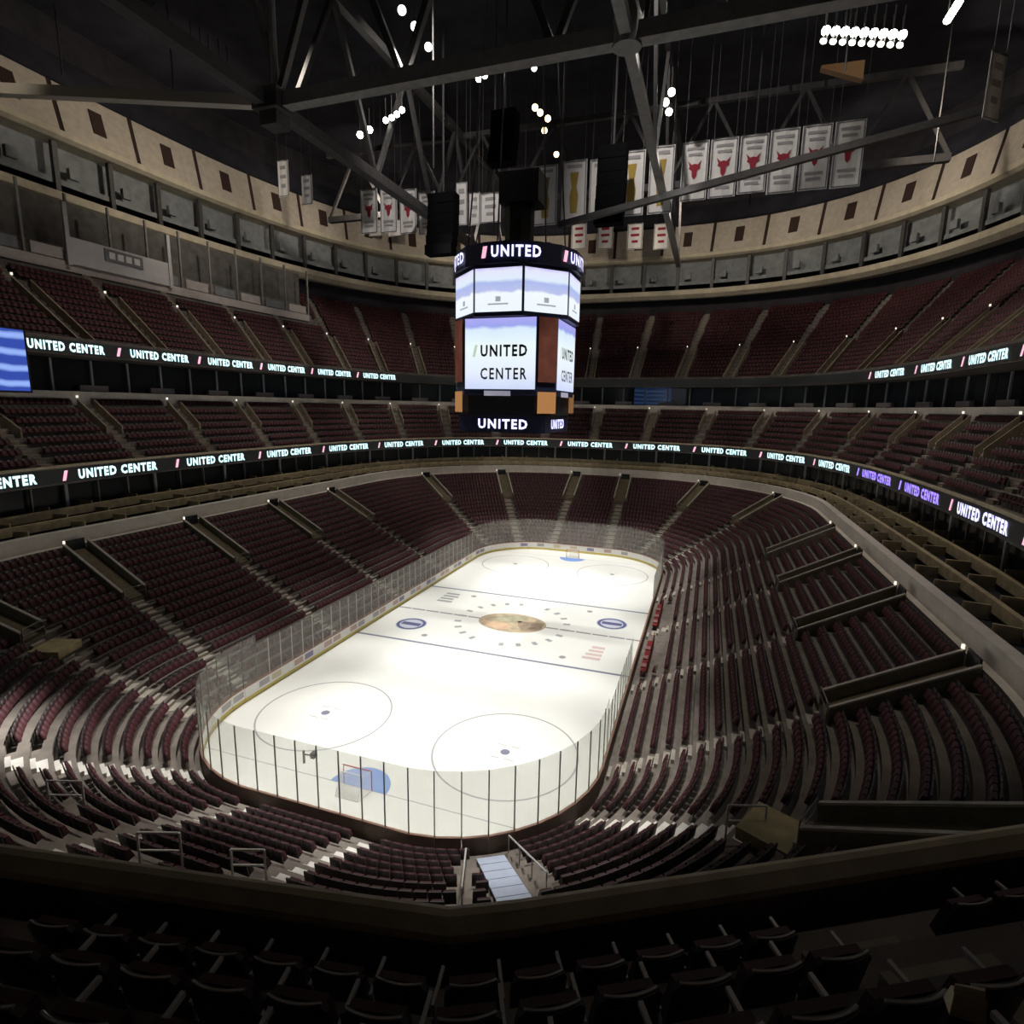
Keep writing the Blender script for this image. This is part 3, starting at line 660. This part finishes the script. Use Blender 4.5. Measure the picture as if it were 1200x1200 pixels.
for i in range(64):
    x, y, a = wp.at(wp.T*(i+.5)/64)
    if y < -36: continue
    o = obj('walkway_post', MB().box((x, y, 46.5), (.55, .5, 5.4), a), steel_dk); o['kind'] = 'structure'
    x, y, a = wp.at(wp.T*(i+.2)/64); o = obj('walkway_locker', MB().box((x, y, 46.4), (1.1, .5, 1.1), a), bluegrey); o['kind'] = 'structure'
backing = struct('trim_4', loft([(d5(.1), 50.2), (d5(1.4), 55.6)]), seam_m)
pb, pt = Path(d5(-.05)), Path(d5(1.25)); NPAN = 44
for i in range(NPAN):
    f0, f1 = (i+.03+.3)/NPAN, (i+.97+.3)/NPAN
    if pb.at(pb.T*(f0+f1)/2)[1] < -40: continue
    b = MB(); n = 4; lo_, hi_ = [], []
    for k in range(n+1):
        f = f0+(f1-f0)*k/n; lo_.append(pb.at(pb.T*f)[:2]); hi_.append(pt.at(pt.T*f)[:2])
    for k in range(n): b.quad((*lo_[k], 50.25), (*lo_[k+1], 50.25), (*hi_[k+1], 55.5), (*hi_[k], 55.5))
    o = obj('acoustic_panel', b, panel_m, backing)
    x, y, a = pb.at(pb.T*(f0+f1)/2); x2, y2, _ = pt.at(pt.T*(f0+f1)/2)
    c = Vector(((x+x2)/2, (y+y2)/2, 52.9)); up_ = Vector((x2-x, y2-y, 5.25)).normalized(); tv = Vector((math.cos(a), math.sin(a), 0)); nv = tv.cross(up_).normalized()*-.06
    nv = Vector((-math.sin(a), math.cos(a), 0))*.12
    q = [c+nv+tv*sx*.75+up_*sz*1.35 for sz in (-1, 1) for sx in (-1, 1)]
    obj('vent', MB().hexa([q[0], q[1], q[1]-nv*.9, q[0]-nv*.9, q[2], q[3], q[3]-nv*.9, q[2]-nv*.9]), seam_m, o)
struct('roof_fascia', loft([(d5(1.4), 55.6), (d5(2.2), 56.2), (d5(4), 60)]), navy_m, 'dark roof edge above the beige panels', 'wall')
struct('ceiling', MB().poly([(x, y, 63.5) for x, y in d5(4.5)]), navy_m)

# press boxes on the left side, between the upper seats and the ledge
pl = [i for i, p in enumerate(d3(10)) if p[0] < -30 and -42 < p[1] < 31]; i0, i1 = min(pl), max(pl); sel = lambda i: i0 <= i <= i1
pbx = thing('press_box', 'long pale press box with posts above the upper seats', 'press box', (-48, -8, 35))
obj('front_ledge', loft([(d3(11.5), 34.6), (d3(10), 34.7), (d3(10), 35.7), (d3(10.5), 35.7), (d3(10.5), 35.2), (d3(13.5), 35.2)], sel=sel), pinkish, pbx)
obj('back_wall', loft([(d3(13.4), 35.2), (d3(13.4), 42.6)], sel=sel), mat('box_back_wall', (.09, .085, .08), .8, var=.3, scale=.8), pbx)
p10 = Path(d3(10.3)); l0, l1 = p10.near(*d3(10.3)[i0]), p10.near(*d3(10.3)[i1]); l0, l1 = min(l0, l1), max(l0, l1)
for k in range(17):
    x, y, a = p10.at(l0+(l1-l0)*k/16); obj('post', MB().box((x, y, 38.9), (.22, .22, 7.3), a), steel_m, pbx)
    if k < 16:
        x, y, a = p10.at(l0+(l1-l0)*(k+.5)/16); obj('desk_front', MB().box((x, y, 36.4), (3.4, .25, 1.1), a), bluegrey if k % 2 else pinkish, pbx)
x, y, a = p10.at(l1); obj('end_wall', MB().box((x-1.2, y, 38.4), (.4, 3.4, 6), a+math.pi/2), pinkish, pbx)
def on_path(P, z, u):
    best = (1e9, 0)
    for k in range(2000):
        x, y, a = P.at(P.T*k/2000)
        if y < -48 or x > 0: continue
        p = pix((x, y, z-.7))
        if p and abs(p[0]-u) < best[0]: best = (abs(p[0]-u), P.T*k/2000)
    return best[1]
pf = Path(d3(9.7)); la, lb = on_path(pf, 37, 80), on_path(pf, 37, 203)
t = thing('booth_front', 'plain white booth front with a small framed notice, set in the press box', 'booth', (*pf.at((la+lb)/2)[:2], 35.2))
b = MB(); n = 12
for k in range(n):
    q = [pf.at(la+(lb-la)*j/n)[:2] for j in (k, k+1)]; b.quad((*q[0], 35.5), (*q[1], 35.5), (*q[1], 38.2), (*q[0], 38.2))
obj('front_panel', b, mat('white_booth', (.48, .46, .46), .7, var=.06, scale=1), t)
for u in (80, 200):
    x, y, a = pf.at(on_path(pf, 37, u)); obj('end_post', MB().box((x, y, 38.4), (.4, .3, 6.2), a), mat('white_booth', (.48, .46, .46)), t)
ps = Path(d3(9.62)); x, y, a = ps.at(on_path(ps, 37, 146)); obj('notice_frame', MB().box((x, y, 37.3), (4.6, .1, 1.3), a), mat('notice_grey', (.16, .16, .17), .6), t)
for k in range(4):
    x, y, a = ps.at(on_path(ps, 37, 146)+1.5-k*1.0); obj('notice_pane', MB().box((x-math.sin(a)*.08, y+math.cos(a)*.08, 37.3), (.7, .06, .7), a), mat('notice_pale', (.62, .60, .58), .6), t)

# ------------------------------------------------------------------ roof trusses
TZ = 45.0; RZ = 58.0
def truss(name, label, a, b, r, m, zt=TZ, webs=0, rt=RZ):
    t = thing(name, label, 'truss', a); a, b = Vector(a), Vector(b)
    obj('bottom_chord', MB().beam(a, b, r*2, r*2), m, t)
    if webs:
        up = Vector((0, 0, rt-zt)); obj('top_chord', MB().beam(a+up, b+up, r*1.6, r*1.6), steel_dk, t)
        for k in range(webs):
            p0, p1 = a.lerp(b, k/webs), a.lerp(b, (k+1)/webs); q = a.lerp(b, (k+.5)/webs)+up
            obj('web', MB().beam(p0, q, r*.9, r*.9), steel_dk, t); obj('web', MB().beam(q, p1, r*.9, r*.9), steel_dk, t)
    return t
truss('roof_truss', 'thick grey steel truss chord crossing above the rink ahead of the scoreboard', (-17.3, -10, TZ), (40, -10.6, TZ+.0), .52, steel_m, webs=5)
truss('roof_truss', 'pale steel chord running from the left truss joint to the beige panel wall', (-17.3, -10, TZ), tuple(on(-30, 104, 0, -47)), .42, mat('pale_truss', (.42, .39, .34), .5))
truss('roof_truss', 'dark steel truss along the left side with small lamps on it', (-18, 46, TZ), (-18, -48, TZ), .5, steel_dk, webs=7)
truss('roof_truss', 'grey steel chord running away above the right half of the ice', (10.5, 52, TZ), (10.5, -48, TZ), .36, steel_m, webs=7)
truss('roof_truss', 'dark steel rail crossing in front of the white banners', tuple(on(655, 264, 1, 12)), tuple(on(1200, 116, 0, 40)), .3, steel_dk)
truss('roof_truss', 'dark steel truss across the arena behind the scoreboard', (-40, 28, TZ+4), (40, 28, TZ+4), .4, steel_dk, TZ+4, 8)
obj_n = thing('truss_node', 'dark steel gusset joint hanging on a grey post at the left truss crossing', 'joint', (-17.6, -10, TZ))
obj('gusset', MB().box((-17.6, -10, TZ), (2.4, 2.4, 1.5)).box((-17.6, -10, TZ-1.2), (1.6, 1.6, 1.2)), steel_dk, obj_n); obj('hanger', MB().tube((-17.4, -10, TZ), (-17.4, -10, 63), .28, 8), steel_m, obj_n)
obj_n = thing('truss_node', 'grey steel round joint where the chords meet above the right half of ice', 'joint', (10.5, -10.3, TZ))
obj('gusset', MB().tube((10.5, -10.3, TZ-.7), (10.5, -10.3, TZ+.9), .95, 12).tube((10.5, -10.3, TZ+.9), (10.5, -10.3, TZ+2.4), .95, 12, .4), steel_m, obj_n); obj('hanger', MB().tube((10.5, -10.3, TZ+1), (10.5, -10.3, 63), .3, 8), steel_m, obj_n)
for i, (u, z1, Y) in enumerate(((580, 40, 10), (886, 44, 22), (935, 46, 24), (508, 45, 5), (1100, 46, 20), (660, 41, 0), (200, 50, -5), (70, 54, -5))):
    p = on(u, 150 if u > 250 else 60, 1, Y); tag(obj('hanging_cable', MB().tube((p[0], p[1], z1), (p[0], p[1], 63), .09, 5), steel_dk), 'thin steel cable hanging from the roof beside the trusses', 'cable', 'roof cables')
for u, v, w_, h_, Y, lab in ((520, 265, 3.4, 7, 14, 'dark speaker cluster hanging left of the scoreboard in front of banners'), (717, 220, 3.0, 8, 14, 'dark speaker cluster hanging right of the scoreboard in front of banners'), (592, 165, 2.4, 5, 5, 'dark hanging rig box high above the scoreboard')):
    p = on(u, v, 1, Y); t = thing('speaker_cluster', lab, 'speaker', (p[0], p[1], p[2]-h_/2)); n = 6; blk = mat('matt_black_speaker', (.004, .004, .005), .9, spec=.05)
    for k in range(n):
        f = k/(n-1); obj('speaker_cabinet', MB().box((p[0], p[1]-.9*f*f, p[2]+h_*(.5-(k+.5)/n)), (w_, 1.5, h_/n*.93)), blk, t)
    obj('hanger', MB().tube((p[0], p[1], p[2]+h_/2), (p[0], p[1], 63), .12, 6), steel_dk, t)

# ------------------------------------------------------------------ roof lamps
def lamp(p, r, m, label, group, aim=None, parent=None):
    p = Vector(p); aim = Vector(aim or (p.x*.2, p.y*.2-12, 0)); d = (aim-p).normalized()
    t = thing('arena_light', label, 'light', p, 0, group); obj('housing', MB().tube(p-d*r*1.6, p, r*.55, 10, r*1.08), black_m, t); obj('lens', MB().tube(p, p+d*r*.12, r*.98, 10), m, t)
    obj('yoke', MB().tube(p-d*r*1.2, (p.x, p.y, p.z+2.2), .05, 5), steel_dk, t)
LZ = 52
camt = tuple(CAM)
for k in range(9):
    for j in range(2):
        p = on(968+11.2*k-3*j, 36+12*j+.6*k, 2, LZ+1-1.0*j); lamp(p, .36 if j == 0 else .28, lamp_white if j == 0 else lamp_small, 'round lamp in the long two-row bank above the right seats', 'lamps of the long bank', camt if j == 0 else None)
def lamps(pts, r, m, label, group, z=LZ):
    for u, v in pts: lamp(on(u, v, 2, z), r, m, label, group, camt)
lamps([(422, 158), (433, 152)], .38, lamp_white, 'bright round lamp at the left end of the lit row', 'bright pair of lamps')
lamps([(452, 141), (459, 138), (465, 134), (471, 129)], .3, lamp_white, 'round lamp in the short row of four', 'row of four lamps')
lamps([(561, 92), (568, 88), (575, 83), (596, 74)], .3, lamp_white, 'round lamp below the grey truss chord', 'lamps below the chord')
lamps([(637, 72), (646, 67), (663, 63), (673, 60), (626, 80)], .26, lamp_small, 'small lamp near the grey truss chord', 'small lamps near the chord')
lamps([(627, 126), (633, 132), (642, 139), (638, 153), (652, 181)], .34, lamp_warm, 'small warm lamp above the scoreboard hoist', 'warm lamps')
lamps([(780, 120), (787, 108), (784, 131)], .36, lamp_white, 'lamp beside the right truss chord', 'lamps beside right chord')
lamps([(486, 31), (471, 12), (502, 55), (780, 38), (180, 30), (753, 48)], .34, lamp_small, 'single small lamp high on the roof steel', 'single roof lamps')
lamps([(225, 64), (236, 70), (246, 78), (258, 84), (268, 92)], .26, lamp_small, 'small lamp strung along the left dark truss', 'lamps on left truss', 46)
a, b_ = Vector(on(1110, 24, 2, 52)), Vector(on(1124, 2, 2, 52)); t = thing('strip_light', 'bright white tube light above the right wall', 'light', a); obj('tube', MB().tube(a, b_, .28, 8), lamp_white, t); obj('hanger', MB().tube(a, (a.x, a.y, 63), .05, 5), steel_dk, t)
p = on(990, 84, 2, 51); t = thing('roof_scoop', 'orange brown lit metal scoop below the long lamp bank', 'fixture', p); obj('shade', MB().hexa([p+np.array(q) for q in ((-1.9, 0, .6), (1.5, 0, -.8), (1.5, .8, -.8), (-1.9, .8, .6), (-1.9, 0, .8), (1.5, 0, .7), (1.5, .8, .7), (-1.9, .8, .8))]), mat('orange_metal', (.16, .085, .035), .5), t); obj('hanger', MB().tube(p, (p[0], p[1], 63), .08, 5), steel_dk, t)

# ------------------------------------------------------------------ banners
cloth = mat('white_banner_cloth', (.72, .70, .68), .9, var=.05, scale=1); cloth_b = mat('banner_edge', (.16, .15, .17), .9); red_e = mat('banner_dark_red', (.30, .03, .05), .9); gold_e = mat('banner_gold', (.38, .26, .06), .9); grey_t = mat('banner_grey_print', (.34, .32, .33), .9)
BULL = [(0, -.5), (-.16, -.34), (-.2, -.02), (-.42, .08), (-.36, .2), (-.5, .5), (-.22, .28), (0, .32), (.22, .28), (.5, .5), (.36, .2), (.42, .08), (.2, -.02), (.16, -.34)]
def banner(c, w_, h_, yaw, motif, label, group):
    t = thing('banner', label, 'banner', (c[0], c[1], c[2]-h_/2), yaw, group)
    b = MB(); n = 6
    for k in range(n):
        x0, x1 = -w_/2+w_*k/n, -w_/2+w_*(k+1)/n; y0, y1 = .05*math.sin(k*1.7), .05*math.sin((k+1)*1.7)
        b.hexa([(x0, y0, 0), (x1, y1, 0), (x1, y1+.03, 0), (x0, y0+.03, 0), (x0, y0, h_), (x1, y1, h_), (x1, y1+.03, h_), (x0, y0+.03, h_)])
    obj('cloth', b, cloth, t, loc=(0, 0, 0))
    b = MB(); e = .09*w_; i = .05*w_
    for x in (-w_/2+i, w_/2-i): b.box((x, -.07, h_/2), (.035*w_, .02, h_*.96))
    for z in (h_*.02, h_*.98): b.box((0, -.07, z), (w_*.94, .02, .035*w_))
    obj('border', b, cloth_b, t, loc=(0, 0, 0))
    if motif == 'bull':
        s_ = w_*.52; b = MB(); b.poly([(x*s_, -.075, h_*.52+z*s_*1.35) for x, z in BULL]); obj('emblem', b, red_e, t, loc=(0, 0, 0))
        for z, ww in ((.88, .62), (.78, .5), (.26, .6), (.17, .5)): obj('print_bar', MB().box((0, -.075, h_*z), (w_*ww, .02, h_*.045)), grey_t, t, loc=(0, 0, 0))
    elif motif == 'cup':
        b = MB(); b.poly([(x*w_*.6, -.075, h_*z) for x, z in ((-.22, .12), (.22, .12), (.3, .4), (.16, .55), (.3, .8), (-.3, .8), (-.16, .55), (-.3, .4))]); obj('emblem', b, gold_e, t, loc=(0, 0, 0))
        obj('print_bar', MB().box((0, -.075, h_*.9), (w_*.6, .02, h_*.05)), grey_t, t, loc=(0, 0, 0))
    else:
        for z, ww in ((.8, .5), (.55, .55), (.3, .4)): obj('print_bar', MB().box((0, -.075, h_*z), (w_*ww, .02, h_*.1)), red_e if motif == 'red' else grey_t, t, loc=(0, 0, 0))
    b = MB().tube((-w_/2, 0, h_+.05), (w_/2, 0, h_+.05), .05, 6)
    for x in (-w_*.4, w_*.4): b.tube((x, 0, h_+.05), (x, 0, 63-(c[2]-h_/2)), .03, 4)
    obj('batten', b, steel_dk, t, loc=(0, 0, 0))
BY = 18.
def ban_px(u, v0, v1, wpx, Y, motif, label, group, yaw=0):
    a, b_ = on(u, v0, 1, Y), on(u, v1, 1, Y); l, r = on(u-wpx/2, v0, 1, Y), on(u+wpx/2, v0, 1, Y)
    banner((a[0], Y, (a[2]+b_[2])/2), abs(r[0]-l[0]), a[2]-b_[2], yaw, motif, label, group)
for q, (u, v0, v1, w_) in enumerate(((816, 166, 235, 31), (850, 162, 231, 32), (885, 158, 226, 33), (921, 151, 226, 34), (959, 146, 222, 35), (998, 141, 219, 36))):
    ban_px(u, v0, v1, w_, BY, 'bull', 'white banner with dark red horned emblem, %s of six from the gold banners' % ORD[q], 'row of six red emblem banners')
for q, (u, v0, v1, w_) in enumerate(((606, 199, 268, 24), (640, 194, 264, 28), (674, 188, 258, 29), (705, 186, 256, 26), (742, 177, 253, 30), (777, 171, 250, 29))):
    ban_px(u, v0, v1, w_, BY, 'cup', 'white banner with tall gold emblem, %s of six counted toward the red emblem row' % ORD[q], 'gold emblem banners')
for q, (u, v0, v1, w_) in enumerate(((432, 222, 274, 20), (455, 220, 273, 20), (478, 222, 274, 20), (500, 225, 275, 19))):
    ban_px(u, v0, v1, w_, BY, 'bull', 'small white banner with red emblem, %s of four toward the hanging speakers' % ORD[q], 'small red emblem banners')
for u, v0, v1, w_ in ((541, 214, 264, 13), (556, 226, 264, 13), (575, 226, 261, 24)):
    ban_px(u, v0, v1, w_, BY+1, 'grey', 'plain pale banner between the hanging speakers and the scoreboard hoist', 'plain pale banners')
for u in (679, 710, 745, 776): ban_px(u, 262 if u < 780 else 265, 292, 18, 60, 'red', 'small tan banner hung low on the far wall beside the scoreboard top', 'low far banners')
for u in (440, 462): ban_px(u, 258, 277, 16, 46, 'grey', 'tiny pale banner below the small red emblem banners', 'tiny low banners')
for u, v0, v1 in ((331, 188, 231), (359, 205, 240)): ban_px(u, v0, v1, 13, 20, 'grey', 'narrow pale banner in front of the left beige panels', 'narrow left banners')
p = on(1166, 102, 1, 6); banner(p, 1.9, 4.6, R(40), 'grey', 'pale banner seen nearly edge-on before the right beige panels', None)

# ------------------------------------------------------------------ scoreboard
sb = thing('scoreboard', 'centre-hung scoreboard with lit video screens above centre ice', 'scoreboard', (0, 0, 19))
def octo(r, rot=22.5, n=8): return [(r*math.cos(R(rot+360/n*k)), r*math.sin(R(rot+360/n*k))) for k in range(n)]
def prism(name, poly, z0, z1, m, parent=sb, poly2=None):
    b = MB(); n = len(poly); q = poly2 or poly; b.v = [(*p, z0) for p in poly]+[(*p, z1) for p in q]
    b.f = [(k, (k+1) % n, n+(k+1) % n, n+k) for k in range(n)]+[tuple(reversed(range(n))), tuple(range(n, 2*n))]; return obj(name, b, m, parent)
sb_dark = mat('scoreboard_frame', (.018, .020, .05), .4)
prism('top_ring', octo(5.72, 11.25, 16), 32.95, 34.6, sb_dark); prism('upper_frame', octo(5.65), 28.85, 32.95, sb_dark)
prism('hoist_drum', octo(1.3), 34.6, 38.9, black_m); prism('hoist_box', [(-1.5, -1.4), (2.1, -1.4), (2.1, 1.4), (-1.5, 1.4)], 38.9, 41.4, black_m)
for x, y in ((-3.5, -3.5), (3.5, -3.5), (3.5, 3.5), (-3.5, 3.5)): obj('hoist_cable', MB().tube((x, y, 34.5), (x*.5, y*.5, 63), .07, 5), steel_dk, sb)
def scr_mat(name, kind):
    m = bpy.data.materials.new(name); m.use_nodes = True; nt = m.node_tree; b = nt.nodes['Principled BSDF']; b.inputs['Base Color'].default_value = (.02, .02, .02, 1)
    tc = nt.nodes.new('ShaderNodeTexCoord'); sx = nt.nodes.new('ShaderNodeSeparateXYZ'); nt.links.new(tc.outputs['UV'], sx.inputs[0])
    r = nt.nodes.new('ShaderNodeValToRGB'); e = r.color_ramp.elements; e[0].color = (.62, .70, .95, 1); e[1].color = (.42, .40, .9, 1)
    stops = [(.25, (.80, .87, 1)), (.6, (.86, .97, .98)), (.84, (.70, .84, .98)), (.89, (.33, .38, .85))] if kind == 'main' else [(.42, (.9, .96, 1)), (.48, (.50, .55, .85)), (.66, (.42, .50, .85)), (.74, (.75, .85, .97)), (.93, (.78, .80, .97))]
    for p_, c_ in stops: n_ = e.new(p_); n_.color = (*c_, 1)
    if kind != 'main': e[0].color = (.86, .93, 1, 1); e[-1].color = (.62, .58, .95, 1)
    nz = nt.nodes.new('ShaderNodeTexNoise'); nz.inputs['Scale'].default_value = 3; nt.links.new(tc.outputs['UV'], nz.inputs['Vector'])
    ma = nt.nodes.new('ShaderNodeMath'); ma.operation = 'MULTIPLY_ADD'; ma.inputs[1].default_value = .16; nt.links.new(nz.outputs[0], ma.inputs[0]); nt.links.new(sx.outputs[1], ma.inputs[2])
    su = nt.nodes.new('ShaderNodeMath'); su.operation = 'SUBTRACT'; su.inputs[1].default_value = .08; nt.links.new(ma.outputs[0], su.inputs[0])
    nt.links.new(su.outputs[0], r.inputs[0]); nt.links.new(r.outputs[0], b.inputs['Emission Color']); b.inputs['Emission Strength'].default_value = 1.0; return m
scr_main, scr_up = scr_mat('main_video', 'main'), scr_mat('upper_video', 'upper')
def screen(name, a, b_, z0, z1, m, parent):
    me = MB().quad((*a, z0), (*b_, z0), (*b_, z1), (*a, z1)).mesh(name); uv = me.uv_layers.new(name='uv')
    for i, c in enumerate(((0, 0), (1, 0), (1, 1), (0, 1))): uv.data[i].uv = c
    return obj(name, me, m, parent)
black_t = mat('black_lettering', (.015, .015, .02), .6); oc = octo(5.65)
for k in range(8):
    a, b_ = Vector((*oc[k], 0)), Vector((*oc[(k+1) % 8], 0)); mid = (a+b_)/2; n = mid.normalized(); tv = (b_-a).normalized(); hw = (b_-a).length/2*.955
    s_ = screen('upper_screen', (mid-tv*hw+n*.05)[:2], (mid+tv*hw+n*.05)[:2], 29.2, 32.65, scr_up, sb)
    for z, w_, h_ in ((29.8, 1.8, .12), (30.2, .45, .4)): obj('caption_bar', MB().box(mid+n*.07+Vector((0, 0, z)), (w_, .02, h_), math.atan2(tv.y, tv.x)), mat('caption_grey', (.3, .32, .4), .6, emit=.5, ecol=(.62, .68, .74)), s_)
# lit lettering on the ring around the top
for k in range(5):
    ang = R(-77.6+72*k); n = Vector((math.cos(ang), math.sin(ang), 0)); v, f = text_mesh('UNITED', .035); b = MB(); Rr = 5.78; rot = math.degrees(ang)
    for x, y in v:
        t_ = ang+.06+(x-.5)*.72; b.v.append((Rr*math.cos(t_), Rr*math.sin(t_), 33.35+y*.9))
    b.f = f; obj('ring_lettering', b, led_lilac, sb)
    b = MB(); b.v = [(Rr*math.cos(ang+t_), Rr*math.sin(ang+t_), z) for t_, z in ((-.46, 33.35), (-.39, 33.35), (-.36, 34.25), (-.43, 34.25))]; b.f = [(0, 1, 2, 3)]; obj('slanted_mark', b, led_pink, sb)
H, HW = 4.7, 3.2
body = [(-HW-.1, -H+.05), (HW+.1, -H+.05), (H-.05, -HW-.1), (H-.05, HW+.1), (HW+.1, H-.05), (-HW-.1, H-.05), (-H+.05, HW+.1), (-H+.05, -HW-.1)]
prism('main_frame', body, 22.4, 28.9, sb_dark)
for k in range(4):
    rot = Matrix.Rotation(R(90*k), 3, 'Z'); T_ = lambda x, y, z=0: rot @ Vector((x, y, z))
    s_ = screen('main_screen', T_(-HW, -H)[:2], T_(HW, -H)[:2], 22.9, 28.78, scr_main, sb)
    for j, wrd in enumerate(('UNITED', 'CENTER')): text_obj('screen_lettering', wrd, T_(.35, -H-.03, 26.1-1.9*j), T_(1, 0, 0), (0, 0, 1), 4.2, .98, black_t, s_)
    b = MB(); b.v = [tuple(T_(x, -H-.03, z)) for x, z in ((-2.5, 25.6), (-2.25, 25.6), (-2.02, 26.6), (-2.27, 26.6))]; b.f = [(0, 1, 2, 3)]; obj('slanted_mark', b, mat('mark_lime', (.4, .5, .3), .6, emit=.6, ecol=(.75, .9, .75)), s_)
    # lit corner columns
    a, b_ = T_(HW+.25, -H-.02), T_(H+.02, -HW-.25); 
    screen('corner_panel', a[:2], b_[:2], 23.5, 28.78, mat('corner_red_brown', (.10, .035, .025), .5, emit=.06, ecol=(.6, .15, .08), var=.4, scale=.9), sb)
    screen('corner_sign', a[:2], b_[:2], 20.9, 22.7, mat('corner_orange', (.4, .18, .06), .5, emit=.28, ecol=(.75, .36, .14)), sb)
    obj('label_strip', MB().box(T_(-.2, -H+.02, 22.55), (2.4, .1, .42), R(90*k)), mat('strip_lilac', (.5, .48, .6), .5, emit=.3, ecol=(.6, .58, .75)), sb)
    text_obj('skirt_lettering', 'UNITED', T_(.1, -4.06, 19.92), T_(1, 0, 0), (0, 0, 1), 4.6, .85, led_lilac, sb)
prism('lower_body', [(x*.93, y*.93) for x, y in body], 20.7, 22.4, black_m); prism('skirt_ring', [(-4.03, -4.03), (4.03, -4.03), (4.03, 4.03), (-4.03, 4.03)], 19.2, 20.7, sb_dark)
# something pale left on a seat of the third row
p = on(1131, 1174, 2, 18.36); t = thing('paper_bag', 'crumpled cream paper bag lying on a club seat', 'bag', p); b = MB().hexa([(-.13, -.08, -.1), (.13, -.09, -.1), (.14, .08, -.1), (-.12, .09, -.1), (-.11, -.05, .1), (.12, -.07, .13), (.13, .06, .11), (-.1, .05, .08)]); obj('bag_body', b, mat('cream_paper', (.62, .55, .38), .9), t, loc=(0, 0, 0)); obj('bag_fold', MB().hexa([(-.11, -.03, .08), (.12, -.05, .11), (.13, .0, .11), (-.1, .0, .08), (-.1, -.01, .15), (.11, -.03, .19), (.12, 0, .19), (-.09, .01, .15)]), mat('cream_paper', (.62, .55, .38)), t, loc=(0, 0, 0))

t.scale = (.6, .6, .6)
